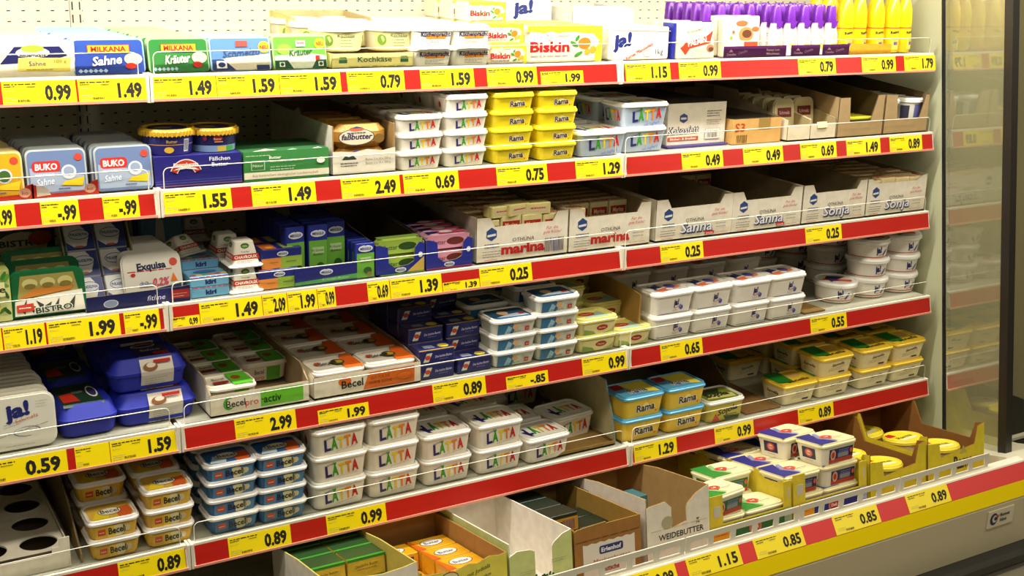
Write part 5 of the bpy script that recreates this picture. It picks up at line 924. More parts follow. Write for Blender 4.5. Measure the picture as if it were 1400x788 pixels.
# fat blocks
def bis_print(p, w, h):
    p.poly([(-w*.5, h*.86), (-w*.2, h*.80), (w*.1, h*.84), (w*.38, h*.78), (w*.5, h*.5), (w*.5, h), (-w*.5, h)], P('e8e02c')); p.poly([(w*.40, h*.02), (w*.5, h*.02), (w*.5, h*.6), (w*.42, h*.4)], P('e8e02c'))
    p.text('Biskin', -w*.20, h*.30, h*.28, P('c2141c'), w=w*.52, bold=.035, rot=0); p.lines(-w*.45, h*.16, w*.05, 1, .01, P('a89a9a'), .004, 0, 2); p.ell(w*.26, h*.52, w*.085, h*.16, P('e07a1c')); p.ell(w*.38, h*.34, w*.045, h*.10, P('e8a02c')); p.ell(w*.30, h*.28, w*.04, h*.09, P('e8a02c')); p.ell(w*.12, h*.50, w*.06, h*.05, P('3f8a2c'), rot=-.5); p.ell(w*.18, h*.22, w*.06, h*.05, P('3f8a2c'), rot=.4); p.ell(w*.16, h*.66, w*.04, h*.05, P('3f8a2c'), rot=.9); p.ell(-w*.20, h*.70, w*.03, h*.08, P('e8dcd0')); p.lines(-w*.12, h*.74, w*.05, 1, .01, P('7a7a9a'), .002, 0)
    p.poly([(-w*.26, h*.82), (-w*.20, h*.86), (-w*.14, h*.82), (-w*.17, h*.74), (-w*.23, h*.74)], P('efe8dc'))
KBb = brickkind('fat_block', .236, .082, .094, FO('ece0c0'), bis_print, lambda p, w, d: p.rect(-w*.45, -d*.4, w*.45, d*.4, P('e4e04a')), '', 'large cooking fat blocks', r=.006)
for q in range(3): KBb.make((sx(0, 776), R0Y + .045 + q*.088, R0Z), 'large cream and yellow fat block with red lettering, %s from front' % ORDL[q])
KBs = brickkind('fat_block', .112, .085, .050, FO('ece0c0'), bis_print, lambda p, w, d: p.rect(-w*.4, -d*.45, w*.4, d*.45, P('e4e04a')), '', 'small cooking fat blocks', r=.005)
for q in range(4):
    for l in range(2 if q == 0 else 3): KBs.make((sx(0, 694) - (.004 if l else 0), R0Y + .03 + q*.09 + (.012 if l else 0), R0Z + l*.0505), 'small cream and yellow fat block with red lettering, %s layer, %s from front' % (ORDL[l], ORDL[q]))
def ja_bl(p, w, h):
    p.text('ja!', -w*.30, h*.42, h*.40, P('1d2a70'), w=w*.30, bold=.05, rot=.12, shear=.15); p.text('Reines Pflanzenfett', w*.0, h*.22, h*.11, P('c2482c'), w=w*.48, rot=.42, bold=.015); p.text('1kg', w*.32, h*.16, h*.17, P('3a3a5a'), w=w*.13); p.ell(w*.12, h*.18, w*.07, h*.10, P('7a7a8a')); p.ell(w*.12, h*.18, w*.062, h*.085, P('e6dfcf')); p.poly([(-w*.5, h*.92), (w*.5, h*.86), (w*.5, h*.88), (-w*.5, h*.94)], P('c8c0b0'))
KJb = brickkind('fat_block', .205, .085, .088, FO('e4dccb'), ja_bl, None, '', 'plain white cooking fat blocks', r=.004)
for q in range(2): KJb.make((sx(0, 882) , R0Y + .055 + q*.09, R0Z), 'plain white fat block with blue lettering, %s from front' % ORDL[q])
def wsc(label, x, y, w, d, h, fprint=None):
    hw = w/2; carton('shipping_carton', label, w, d, h, (x, y, R0Z), [(-hw, 0), (hw, 0), (hw, h*.92), (hw*.6, h), (-hw, h)], CB('f0eadc'), CB('d8cfba'), side=[(.002, h*.92), (d, h)], fprint=fprint, group='tall white cartons at the back of the top shelf')
wsc('tall white carton behind the large cream and yellow blocks', sx(0, 776) + .01, R0Y + .32, .24, .2, .155, lambda p, w, h: p.text('ja!', w*.1, h*.72, h*.22, P('1d2a70'), w=w*.28, bold=.05, rot=.12, shear=.15))
wsc('tall white carton behind the plain white fat block', sx(0, 882) + .005, R0Y + .245, .21, .2, .135)
def pal_f(p, w, h):
    p.poly([(-w*.44, h*.30), (-w*.30, h*.10), (-w*.18, h*.28), (w*.36, h*.42), (w*.44, h*.78), (w*.26, h*.62), (-w*.30, h*.44), (-w*.36, h*.36)], P('d8381c')); p.text('PALMIN', w*.02, h*.40, h*.15, P('f4ece0'), w=w*.50, bold=.03, rot=.19, shear=.1); p.text('Kokosfett', -w*.05, h*.74, h*.08, P('8a7a6a'), w=w*.42, shear=.3, rot=.18); p.lines(-w*.05, h*.26, w*.2, 3, .007, P('a89a8a'), .001, .2); p.ell(w*.36, h*.28, w*.10, h*.11, P('a87a5a')); p.ell(w*.38, h*.25, w*.07, h*.06, P('6a3a24'))
KPa = brickkind('fat_block', .135, .045, .100, FO('e2d3b2'), pal_f, None, '', 'cream coconut fat blocks', r=.003)
for q in range(3): KPa.make((sx(0, 956) + .002, R0Y + .045 + q*.052, R0Z), 'cream coconut fat block with red banner, %s from front' % ORDL[q], rx=-.08)
closed('fat_block', 'thin deep blue pack squeezed left of the coconut fat block', 'pack', sx(0, 928), R0Y + .055, R0Z, .010, .05, .098, FO('2a2f9a'))
def cho_f(p, w, h): p.ell(-w*.25, h*.52, w*.16, h*.34, P('f4ecc8')); p.ell(-w*.24, h*.60, w*.04, h*.05, P('c8603a')); p.ell(-w*.30, h*.46, w*.04, h*.05, P('8aa83a')); p.ell(w*.1, h*.55, w*.2, h*.18, P('c88a4a')); p.ell(w*.12, h*.56, w*.13, h*.10, P('6a3a20')); p.ell(-w*.02, h*.82, w*.16, h*.07, P('d8683a')); p.ell(w*.35, h*.68, w*.10, h*.06, P('d8683a')); p.rect(w*.05, h*.22, w*.42, h*.36, P('d8502c')); p.rect(-w*.1, h*.12, w*.42, h*.18, P('5a2a3a'))
KCh = brickkind('baking_pack', .140, .03, .115, FO('efdfc0'), cho_f, None, '', 'cream baking packs', r=.003)
for q in range(2): KCh.make((sx(0, 1020), R0Y + .05 + q*.036, R0Z + .002), 'cream baking pack printed with pralines, %s from front' % ORDL[q], rx=-.06)
def ptray(px0, px1, label, words):
    xa, xb = sx(0, px0), sx(0, px1); w_ = xb - xa; t = thing('display_tray', label, 'tray', ((xa+xb)/2, R0Y + .022, R0Z), 'low purple card trays on the top shelf'); mb = MB(); mb.box(-w_/2, -.002, 0, w_/2, 0, .034, P('5a1f5c')); mb.box(-w_/2, 0, 0, w_/2, .03, .0015, CB('5a3c4c')); mb.build('tray_card', t); p = Pr(front(-.002))
    p.poly([(-w_*.5 + .018, .018), (-w_*.5 + .026, .026), (-w_*.5 + .034, .018)], P('d8a8b8')); p.text('Becel', -w_*.5 + .026, .008, .008, P('d8a8b8'), w=.026, bold=.02) if False else p.text('Cremefine', -w_*.5 + .028, .008, .007, P('d8a8b8'), w=.034, bold=.02)
    p.text('Cremefine', -w_*.5 + .070, .014, .008, P('d8a8b8'), w=.034, shear=.3, rot=.2)
    if words: p.text('Rezept zum', w_*.28, .019, .007, P('e0b8b8'), w=.05, bold=.02); p.text('Mitnehmen', w_*.28, .008, .007, P('e0b8b8'), w=.05, bold=.02)
    p.build('front_print', t)
ptray(986, 1071, 'long low purple card tray under the praline packs', True); ptray(1078, 1117, 'short purple card tray, left of the pair', False); ptray(1121, 1157, 'short purple card tray, right of the pair', False)
def pouch(loc, label, group, proto=[None], rz=0, rx=0):
    if proto[0]: return dup(proto[0], loc, label, rz=rz, rx=rx)
    o = thing('cream_bottle', label, 'bottle', loc, group, rz=rz, rx=rx); mb = MB(); mb.loft([rr(0, .02, .040, .034, .010, 0), rr(0, .02, .044, .036, .012, .01), rr(0, .02, .042, .034, .012, .06), rr(0, .02, .034, .028, .012, .085), rr(0, .02, .026, .024, .011, .100)], PL('f6efe6', .3)); b = mb.build('bottle_body', o)
    mb = MB(); mb.loft([rr(0, .02, .034, .030, .013, .095), rr(0, .02, .033, .029, .013, .105), rr(0, .02, .028, .026, .012, .14), rr(0, .02, .022, .020, .009, .146)], PL('6a1f9a', .3)); mb.add([(-.014, .0015, .082), (.004, .0015, .078), (.014, .0015, .100), (-.014, .0015, .100)], [(0,1,2,3)], P('6a1f9a')); mb.build('cap', o)
    p = Pr(front(.0018)); p.e = .0006; p.ell(.002, .050, .010, .006, P('e8c8a8')); p.rect(-.012, .018, .010, .034, P('e0d86a')); p.lines(-.014, .062, .014, 2, .006, P('8a5a3a'), .0014); p.lines(-.014, .044, .012, 2, .005, P('b8a07a'), .001); p.build('front_print', b); proto[0] = o; return o
pc = 0
for c in range(9):
    X = sx(0, 992) + c*(sx(0, 1146) - sx(0, 992))/8
    for q in range(5):
        y = R0Y + .05 + q*.042 + (.055 if c < 4 else 0)
        pouch((X, y, R0Z + .0015), 'cream bottle with purple cap, %s column, %s from front' % (ORD[c], ORDL[q]), 'purple capped cream bottles', rz=(random.random()-.5)*.15, rx=-.05)
def ybot(loc, label, rz=0, proto=[None]):
    if proto[0]: return dup(proto[0], loc, label, rz=rz)
    o = thing('margarine_bottle', label, 'bottle', loc, 'bright yellow squeeze bottles', rz=rz); Y_ = PL('f4ce14', .25); mb = MB(); mb.loft([circ(0, .03, .024, 0, 20), circ(0, .03, .028, .006, 20), circ(0, .03, .029, .05, 20), circ(0, .03, .026, .075, 20), circ(0, .03, .027, .095, 20), circ(0, .03, .024, .13, 20), circ(0, .03, .014, .165, 20), circ(0, .03, .010, .17, 20)], Y_); b = mb.build('bottle_body', o)
    mb = MB(); mb.loft([circ(0, .03, .0115, .168, 16), circ(0, .03, .0115, .19, 16), circ(0, .03, .006, .20, 16)], PL('d8281c', .3)); mb.build('cap', o)
    p = Pr(lambda u, v, e: ((.029 + e)*sin(u/.029), .03 - (.029 + e)*cos(u/.029), v)); p.e = .0006; p.rect(-.012, .010, .014, .046, P('f0dc5a'), 4); p.rect(-.004, .024, .010, .034, P('7a5a8a'), 2); p.lines(-.010, .042, .012, 2, .005, P('a87a1c'), .0012); p.build('label_print', b)
    p = Pr(lambda u, v, e: ((.0278 + e)*sin(u/.027), .03 - (.0278 + e)*cos(u/.027), v)); p.e = .0006; p.text('Rama', 0, .060, .009, P('2a2a3a'), w=.028, bold=.03, rot=.2); mb2 = p.mb; p.build('name_print', b)
    mb = MB(); mb.loft([circ(0, .03, .0262, .0745, 20), circ(0, .03, .0262, .078, 20)], P('d8581c'), capb=False, capt=False); mb.build('red_line', b); proto[0] = o; return o
YB = [sx(0, c) for c in (1164, 1180, 1202, 1228, 1247)]
for c in range(5):
    X = YB[0] + (YB[4] - YB[0])*c/4
    for q in range(3): ybot((X, R0Y + .045 + q*.066, R0Z + .0015), 'bright yellow squeeze bottle, %s column from left, %s from front' % (ORD[c], ORDL[q]), rz=random.random()*.6 - .3)
xa, xb = sx(0, 1161), sx(0, 1217); t = thing('display_tray', 'deep yellow card tray in front of the yellow bottles', 'tray', ((xa+xb)/2, R0Y + .03, R0Z)); w_ = xb-xa; mb = MB(); mb.ext([(-w_/2, 0), (w_/2, 0), (w_/2, .030), (-w_*.4, .034), (-w_/2, .03)], 'y', -.002, 0, CB('e0a820')); mb.build('tray_card', t)

# ================================================================= BOTTOM DECK
def DROT(o): return o
dk = thing('bottom_deck', 'cream sloping bottom deck of the cooler', 'deck', DK(.61, 0, 0), rx=DRX); h = 1.88
mb = MB(); mb.box(-h, .0, -.02, h, 1.03, -.001, ME('cfc8b0')); mb.build('deck_plate', dk)
cab = thing('cooler_front', 'cooler base front with a red price strip, yellow bumper strip and cream panel', 'cooler', (.61, -.37, -.155)); zz = -.155
prof = [(-.37, -.155), (-.40, -.202), (-.415, -.247), (-.415, -.405)]
hx_ = h + .02; L_ = lambda y, z: (y + .37, z + .155)
mb = MB(); mb.ext([L_(-.355, -.165), L_(-.345, -.15), L_(-.37, -.1535), L_(-.372, -.158)], 'x', -hx_, hx_, LIP); mb.build('top_lip', cab)
mb = MB(); mb.ext([L_(-.37, -.155), L_(-.35, -.17), L_(-.35, -.21), L_(-.40, -.202)], 'x', -hx_, hx_, mt('cc2f2c', .38)); strip = mb.build('red_strip', cab)
mb = MB(); mb.ext([L_(-.401, -.203), L_(-.35, -.21), L_(-.35, -.255), L_(-.416, -.2475)], 'x', -hx_, hx_, mt('f2d50a', .2)); mb.build('yellow_strip', cab)
mb = MB(); mb.ext([L_(-.40, -.2485), L_(-.41, -.2485), L_(-.415, -.255), L_(-.415, -.405), L_(-.36, -.405), L_(-.35, -.255)], 'x', -hx_, hx_, mt('c8bb98', .35)); mb.build('front_panel', cab)
bp = thing('bumper_rail', 'black bumper rail with a pale groove along the cooler foot', 'bumper', (.61, -.43, -.50)); B2 = mt('1e1d1a', .35)
mb = MB(); mb.ext([(0, .04), (-.03, .05), (-.045, .07), (-.045, .09), (.015, .094), (.02, 0)], 'x', -hx_, hx_, B2); mb.ext([(.0, -.10), (-.03, -.09), (-.045, -.07), (-.045, -.03), (-.02, -.02), (.02, -.02)], 'x', -hx_, hx_, B2); mb.build('rubber_strip', bp); mb = MB(); mb.ext([(-.035, -.018), (-.035, .038), (.02, .038), (.02, -.018)], 'x', -hx_, hx_, mt('b8b09a', .3, 'metal')); mb.build('pale_groove', bp)
mb = MB(); mb.box(.61 - hx_, -.38, -.8, .61 + hx_, .7, -.61, mt('2a2822', .6)); struct(mb.build('baseboard_front'), 'dark plinth under the cooler')
# maker plate
lg = thing('maker_plate', 'small pale maker plate with a dark C shaped emblem', 'sign', (2.365, -.4155, -.296)); mb = MB(); mb.box(-.060, -.003, -.028, .060, 0, .028, mt('d8cdb0', .3)); mb.build('plate', lg); p = Pr(front(-.003)); p.ell(-.032, 0, .018, .020, P('30284c')); p.ell(-.028, 0, .011, .012, P('d8cdb0')); p.ell(-.024, .001, .008, .007, P('30284c')); p.poly([(-.03, .006), (-.008, .012), (-.012, .003)], P('c83a24')); p.text('Bonnet', .018, .004, .011, P('30284c'), w=.044, bold=.03); p.text('Névé', .012, -.013, .011, P('30284c'), w=.030, bold=.03); p.build('emblem', lg)
# glass end base
mb = MB(); mb.ext([(-.37, -.26), (.72, -.32), (.72, -.235), (.0, -.205), (-.24, -.175), (-.335, -.150), (-.37, -.155)], 'x', XS - .05, XS + .14, mt('d8d2ba', .3)); struct(mb.build('trim_4'), 'cream moulded foot of the cooler end')
# grille guards
def guardseg(xa, xb, label):
    t = thing('deck_guard', label, 'guard', DK((xa+xb)/2, -.016, 0), 'white slotted guards along the bottom deck', rx=DRX*.0); w_ = xb-xa; G = mt('ded8c6', .35); z0, z1, z2, z3 = .028, .043, .066, .082; n = max(1, round(w_/.082)); st = (w_ - .012)/n
    mb = MB(); mb.box(-w_/2, 0, z0 - .004, w_/2, .004, z1, G); mb.box(-w_/2, 0, z2, w_/2, .004, z3, G)
    for k in range(n+1):
        x = -w_/2 + .006 + k*st; mb.box(max(-w_/2, x - .009), 0, z1, min(w_/2, x + .009), .004, z2, G)
    mb.build('slotted_panel', t)
for i, (a, b) in enumerate(((.30, .73), (.735, 1.170), (1.175, 1.568), (1.573, 1.963), (1.968, 2.355))): guardseg(a, b, 'white slotted plastic guard on bottom deck, %s from left' % ORD[i])
# deck price tags
def dtag(px0, px1, txt, where):
    def xat(px): 
        D0 = Vector((0, -.385, -.178)) - CAMP; k = (px-700)/FPX; c1 = D0.y*RIGHT.y + D0.z*RIGHT.z; c2 = D0.y*FWD.y + D0.z*FWD.z; return CAMP.x + (k*c2 - c1)/(RIGHT.x - k*FWD.x)
    xa, xb = xat(px0), xat(px1); w_ = xb-xa; ny, nz = -.843, .538
    t = thing('price_tag', where, 'price tag', ((xa+xb)/2, -.4, -.202), 'yellow price tags on the bottom rail'); zb = .0557*.97
    fn = lambda u, v, e: (u, .538*v + ny*(e+.0012), .843*v + nz*(e+.0012)); mb = MB(); A = [fn(-w_/2, .001, 0), fn(w_/2, .001, 0), fn(w_/2, zb, 0), fn(-w_/2, zb, 0)]; Bk = [fn(-w_/2, .001, -.0008), fn(w_/2, .001, -.0008), fn(w_/2, zb, -.0008), fn(-w_/2, zb, -.0008)]
    mb.add(A + Bk, [(0,1,2,3), (7,6,5,4), (0,4,5,1), (1,5,6,2), (2,6,7,3), (3,7,4,0)], TAGC); mb.build('card', t); p = Pr(fn); p.e = .0008
    p.text(txt, w_/2 - w_*.07, zb*.22, zb*.52, TINK, w=w_*.36, bold=.03, al='r'); L = -w_/2 + w_*.05; p.lines(L, zb*.84, L + w_*.42, 1, .004, TINK, .002, .05, int(px0)); p.lines(L, zb*.74, L + w_*.14, 1, .004, TINK, .0018, 0, 4); p.lines(L + w_*.26, zb*.74, L + w_*.38, 1, .004, TINK, .0014, 0, 5); p.lines(L, zb*.3, L + w_*.2, 2, .005, GREY, .0008, .4, 7); p.bars(L + w_*.17, zb*.12, L + w_*.34, zb*.22, TINK, 10); p.build('price_print', t)
for i, (a, b, c) in enumerate(((856, 925, '0.99'), (940, 1012, '1.15'), (1032, 1098, '0.85'), (1140, 1201, '0.85'), (1240, 1297, '0.89'))): dtag(a, b, c, 'yellow price tag reading %s on the bottom rail, %s from left' % (c, ORD[i]))
# deck cartons
def dcarton(label, xa, xb, h, d, fpts, out, inn, y=.022, fprint=None, lprint=None, side=None, backh=None):
    w_ = xb-xa; hw = w_/2; return carton('shipping_carton', label, w_, d, h, DK((xa+xb)/2, y, .001), [(u*hw, v*h) for u, v in fpts], out, inn, rx=DRX, fprint=fprint, lprint=lprint, side=side, backh=backh)
XA = (.217, .433); XBc = (.440, .668); XC = (.675, .855); XD = (.862, 1.066); XE = (1.085, 1.292)
WHC = CB('e4dcc8')
dcarton('white carton with green and gold butter packs, bottom deck', *XA, .180, .38, [(-1, 0), (1, 0), (1, 1), (.7, .97), (.2, .95), (-.3, .98), (-1, .99)], WHC, CB('c8b858'), backh=.16, side=[(.002, .179), (.2, .176), (.38, .16)])
def bB(p, w, h): p.ell(-w*.18, h*.80, w*.11, h*.11, P('3a3a3a')); p.ell(-w*.18, h*.80, w*.10, h*.095, P('d8cf9a')); p.text('Butter', -w*.18, h*.77, h*.05, BLACK, w=w*.13); p.text('mit Jodsalz', w*.16, h*.78, h*.07, P('3a3a1c'), w=w*.28, shear=.3, rot=.2); p.text('Süßrahm', w*.2, h*.66, h*.06, P('3a3a1c'), w=w*.2, shear=.3, rot=.2); p.poly([(-w*.1, h*.55), (w*.5, h*.8), (w*.5, h*.86), (-w*.1, h*.6)], P('d87a1c')) if False else None
dcarton('torn yellow carton with orange butter packs, bottom deck', *XBc, .148, .38, [(-1, 0), (1, 0), (1, 1), (.85, .97), (.6, 1), (.3, .93), (.1, .96), (-.2, .90), (-.3, .80), (-.45, .93), (-.75, .94), (-1, .97)], CB('d8cc4c'), CB('a87c3c'), fprint=bB)
def cC(p, w, h): 
    r = random.Random(3)
    for i in range(14): p.ell(w*(-.2 + .45*r.random()), h*(.33 + .08*r.random()), w*.03, h*.02, P(['1c4a20', '2c6a2c', '143a18'][i % 3]), rot=r.random()*3)
    p.text('Weide', 0, h*.18, h*.1, P('1c3a20'), w=w*.5, bold=.03); p.lines(-w*.35, h*.52, -w*.1, 2, .006, P('a8a080'), .0015); p.lines(w*.15, h*.60, w*.4, 2, .006, P('a8a080'), .0015)
dcarton('empty white carton with pale green front flaps, bottom deck', *XC, .163, .38, [(-1, 0), (1, 0), (1, 1), (.7, .96), (.42, .86), (.35, .8), (.35, .38), (-.2, .34), (-.2, .80), (-.35, .84), (-.75, .86), (-1, .80)], CB('c8cf84'), CB('e8e0d0'), fprint=cC)
def cD(p, w, h):
    pts = [(-w*.38, h*.70), (-w*.38, 0.02*h), (w*.40, .02*h), (w*.40, h*.70)]; z = [(w*(-.38 + .78*i/12), h*(.70 if i % 2 else .72)) for i in range(13)]
    p.poly([(-w*.38, h*.05)] + z + [(w*.40, h*.05)], P('e0d8c8')); p.poly(rrp(-w*.14, h*.50, w*.22, h*.64, .006), P('22306c')); p.text('Erlenhof', w*.04, h*.535, h*.075, P('efe8e0'), w=w*.30, bold=.03); p.text('Markenbutter', w*.04, h*.36, h*.08, P('b85a40'), w=w*.56, shear=.2); p.text('Deutsche', w*.0, h*.20, h*.09, P('9a2c1c'), w=w*.3, bold=.02); p.lines(-w*.48, h*.78, w*.48, 1, .01, P('5c3a14'), .0015, 0)
dcarton('brown carton with zigzag label holding dark butter packs, bottom deck', *XD, .154, .40, [(-1, 0), (1, 0), (1, 1), (.0, 1.0), (-.05, 1.0), (-.05, 1.03), (-.9, 1.0), (-1, .97)], CB('9a6a2c'), CB('a07c30'), fprint=cD)
def cE(p, w, h):
    p.text('WEIDEBUTTER', w*.04, h*.36, h*.085, P('1c1c1c'), w=w*.72, bold=.02); p.poly([(-w*.46, h*.03), (w*.48, h*.03), (w*.48, h*.41), (w*.44, h*.425), (-w*.40, h*.40), (-w*.46, h*.36)], P('e2dac6')) if False else None
    p.lines(-w*.44, h*.51, w*.46, 1, .01, P('a89c80'), .001, 0); p.text('24', w*.33, h*.52, h*.06, P('2a2a2a'), w=w*.08, rot=1.57); p.ell(-w*.18, h*.60, w*.09, h*.09, P('b0a684'))
dcarton('white carton with black weidebutter lettering, bottom deck', *XE, .188, .42, [(-1, 0), (1, 0), (1, 1), (.6, .92), (.30, .80), (.25, .74), (.25, .55), (-.22, .50), (-.22, .80), (-.4, .90), (-.9, .88), (-1, .86)], CB('e2dac6'), CB('b08c54'), fprint=cE, backh=.16, side=[(.002, .187), (.22, .182), (.42, .16)],
        lprint=lambda p, w, h: (p.text('20727', -w*.02, h*.70, h*.10, P('2a2a5a'), w=w*.12, bold=.02), p.lines(w*.08, h*.72, w*.16, 1, .01, BLACK, .003, 0), p.bars(w*.26, h*.50, w*.38, h*.78, P('5a5a7a'), 9)))
def gg_f(p, w, h): p.rect(-w*.5, h*.88, w*.5, h, P('2c7a2c')); p.text('Deutsche Butter', 0, h*.55, h*.14, P('5a4a1c'), w=w*.6, rot=.04); p.lines(-w*.25, h*.42, w*.25, 1, .01, P('7a6a2c'), .0012, 0)
KGG = brickkind('butter_pack', .098, .075, .050, FO('c8a83c'), gg_f, lambda p, w, d: (p.rect(-w*.5, -d*.5, w*.5, -d*.38, P('3a9a2c')), p.rect(-w*.5, -d*.38, w*.5, d*.5, P('2a4a24'))), '', 'green and gold butter packs')
for q in range(3):
    for c in range(2):
        for l in range(3): KGG.make(DK((XA[0]+XA[1])/2 + (-.5+c)*.103, .185 + q*.078, .006 + l*.0505), 'green and gold butter pack, %s column, %s layer up, %s row' % (['left', 'right'][c], ORDL[l], ORDL[q]), rx=DRX)
def or_f(p, w, h): p.rect(-w*.5, h*.02, w*.5, h*.9, P('d8981c')); p.rect(w*.25, h*.5, w*.38, h*.8, P('2a2a5a')); p.ell(-w*.2, h*.5, w*.12, h*.2, P('d8d0c0'))
def or_t(p, w, d): p.ell(0, 0, w*.3, d*.3, P('3a3a5a')); p.ell(0, 0, w*.28, d*.27, P('ece4d4')); p.text('Butter', 0, -d*.12, d*.22, P('2a3a7a'), w=w*.4, bold=.02); p.poly([(-w*.5, -d*.5), (-w*.3, -d*.5), (-w*.45, d*.5), (-w*.5, d*.5)], P('d8641c'))
KOr = brickkind('butter_pack', .105, .075, .048, FO('e8a81c'), or_f, or_t, '', 'orange butter packs')
for q in range(4):
    for c in range(2):
        for l in range(2 if (q in (1, 2) and c == 1) or q == 3 else 1 if not (q == 0 and c == 1) else 2):
            KOr.make(DK((XBc[0]+XBc[1])/2 + (-.5+c)*.109, .03 + q*.08, .006 + l*.0485), 'orange butter pack with white oval, %s column, %s layer up, %s row' % (['left', 'right'][c], ORDL[l], ORDL[q]), rx=DRX)
def dkf(p, w, h): p.rect(-w*.5, h*.0, w*.5, h*.78, P('b8842c')); p.bars(w*.0, h*.1, w*.4, h*.65, P('4a4a6a'), 10); p.ell(-w*.15, h*.5, w*.16, h*.12, P('2a2a3a'))
KDk = brickkind('butter_pack', .095, .07, .048, P('1f2a1c'), dkf, None, '', 'dark topped butter packs')
xd = (XD[0]+XD[1])/2
for c, q, n in ((0, 1, 3), (0, 2, 3), (1, 1, 2), (1, 2, 2), (0, 3, 3), (1, 3, 1)):
    for l in range(n): KDk.make(DK(xd + (-.5+c)*.099, .08 + q*.075, .006 + l*.0485), 'dark topped butter pack in brown carton, %s column, %s layer, %s row' % (['left', 'right'][c], ORDL[l], ORDL[q]), rx=DRX)
closed('butter_pack', 'teal topped pack at the bottom of the weidebutter carton', 'pack', *DK((XE[0]+XE[1])/2, .04, .006), .10, .07, .05, P('4a8a8a'), rx=DRX)
closed('butter_pack', 'teal topped pack at the back of the weidebutter carton', 'pack', *DK((XE[0]+XE[1])/2 - .03, .18, .006), .10, .07, .13, P('3a6a70'), rx=DRX)
# sun-logo tubs
def deli(col, col2):
    def lidp(p, w, d):
        p.e += .003; p.poly([(-w*.58, -d*.57), (-w*.05, -d*.57), (-w*.28, 0), (-w*.1, d*.6), (-w*.58, d*.6)], P(col)); p.poly([(-w*.05, -d*.5), (w*.06, -d*.5), (-w*.12, 0), (w*.02, d*.5), (-w*.1, d*.5), (-w*.25, 0)], P(col2)); p.ell(0, 0, w*.17, d*.17, P('d8503c')); p.ell(0, 0, w*.12, d*.1, P('b8301f')); p.text('Deli', 0, -d*.05, d*.1, WHITE, w=w*.12, bold=.02); p.lines(w*.1, -d*.2, w*.4, 1, .01, P('3a3a5a'), .003, 0)
    def fp(p, w, h):
        dark = P('26244c') if col != '2f8a34' else P('2c6a2c'); p.rect(-w*.38, h*.10, w*.52, h*.80, dark); p.rect(-w*.38, h*.10, w*.52, h*.30, P('b8402c')); p.ell(-w*.24, h*.5, w*.10, h*.26, P('d8a88a')); p.ell(-w*.24, h*.5, w*.06, h*.16, P('b8301f')); p.rect(-w*.06, h*.34, w*.34, h*.56, P('8a8a94')); p.lines(-w*.04, h*.68, w*.36, 2, h*.09, P('8a96d8'), .002, .1); p.ell(w*.44, h*.58, w*.05, h*.12, P('d8644a'))
    def sp(p, w, h): p.rect(-w*.35, h*.30, w*.35, h*.84, P('26244c') if col != '2f8a34' else P('2c6a2c')); p.ell(0, h*.58, w*.2, h*.20, P('d8503c')); p.ell(0, h*.58, w*.12, h*.12, P('f0c8a8')); p.text('Deli', 0, h*.53, h*.1, P('b8301f'), w=w*.2, bold=.03); p.lines(-w*.2, h*.2, w*.2, 1, .01, GREY, .0012, 0)
    return lidp, fp, sp
lp, fp_, sp_ = deli('2a2c80', '8a8ab8'); K['deb'] = mk('margarine_tub', 'cream tubs with blue lids, bottom deck', w=.146, d=.118, h=.068, body=PL('ece4cc'), lid=PL('efe4b0', .25), fprint=fp_, lprint=lp, sprint=sp_, desc='cream tub with blue swept lid')
lp, fp_, sp_ = deli('2f8a34', '8ac07a'); K['deg'] = mk('margarine_tub', 'cream tubs with green lids, bottom deck', w=.146, d=.118, h=.068, body=PL('ece4cc'), lid=PL('efe8b8', .25), fprint=fp_, lprint=lp, sprint=sp_, desc='cream tub with green swept lid')
def deckput(k, x, y, z, label, rz=0, drx=0):
    o = k.make(DK(x, y, z), label, k.group, rz); o.rotation_euler = (DRX + drx, 0, rz); return o
def sunctray(label, xa, xb, col, col2):
    w_ = xb-xa; hw = w_/2; YC = CB('d8c02c')
    o = thing('display_carton', label, 'carton', DK((xa+xb)/2, .03, .001), 'printed cartons of swept lid tubs', rx=DRX)
    mb = MB(); mb.box(-hw, 0, 0, hw, .003, .062, P('c8b428')); f = mb.build('front_wall', o)
    for s in (-1, 1):
        mb = MB(); a, b = (-hw, -hw + .045) if s < 0 else (hw - .028, hw); mb.box(a, 0, .062, b, .003, .145 if s < 0 else .135, YC); mb.box(a + .014, -.0006, .085, b - .008, 0, .115, P('c8c0a8')); mb.build('corner_post', o)
        mb = MB(); x0 = s*hw; mb.ext([(.003, 0), (.5, 0), (.5, .14), (.05, .135), (.003, .13)], 'x', min(x0, x0 - s*.003), max(x0, x0 - s*.003), YC, CB('a88a3c')); mb.build('side_wall', o)
    mb = MB(); mb.box(-hw, 0, 0, hw, .5, .002, CB('a88a3c')); mb.build('carton_floor', o)
    mb = MB(); mb.box(-hw, .5, 0, hw, .503, .14, CB('a88a3c')); mb.build('back_wall', o)
    p = Pr(front(0)); p.rect(-w_*.12 - .03, .004, hw, .058, P(col)); p.rect(-hw + .006, .012, -w_*.12 - .032, .056, P('e0a020')); p.lines(-hw + .01, .04, -w_*.12 - .04, 2, .008, RED, .002, .2); p.rect(w_*.22, .040, w_*.40, .052, P('c8301f')); p.lines(w_*.24, .046, w_*.38, 1, .01, P('e8b8a0'), .002, 0); p.ell(w_*.04, .030, .022, .020, P('c87a6a')); p.ell(w_*.04, .030, .016, .014, P('b83020')); p.text('Deli', w_*.04, .026, .009, WHITE, w=.022, bold=.03); p.rect(hw - .028, .004, hw - .001, .060, P(col2)); p.lines(hw - .026, .05, hw - .004, 4, .009, P('7a7a9a'), .0015, .2); p.build('front_print', f)
XG = (1.300, 1.592); XQ = (1.600, 1.887)
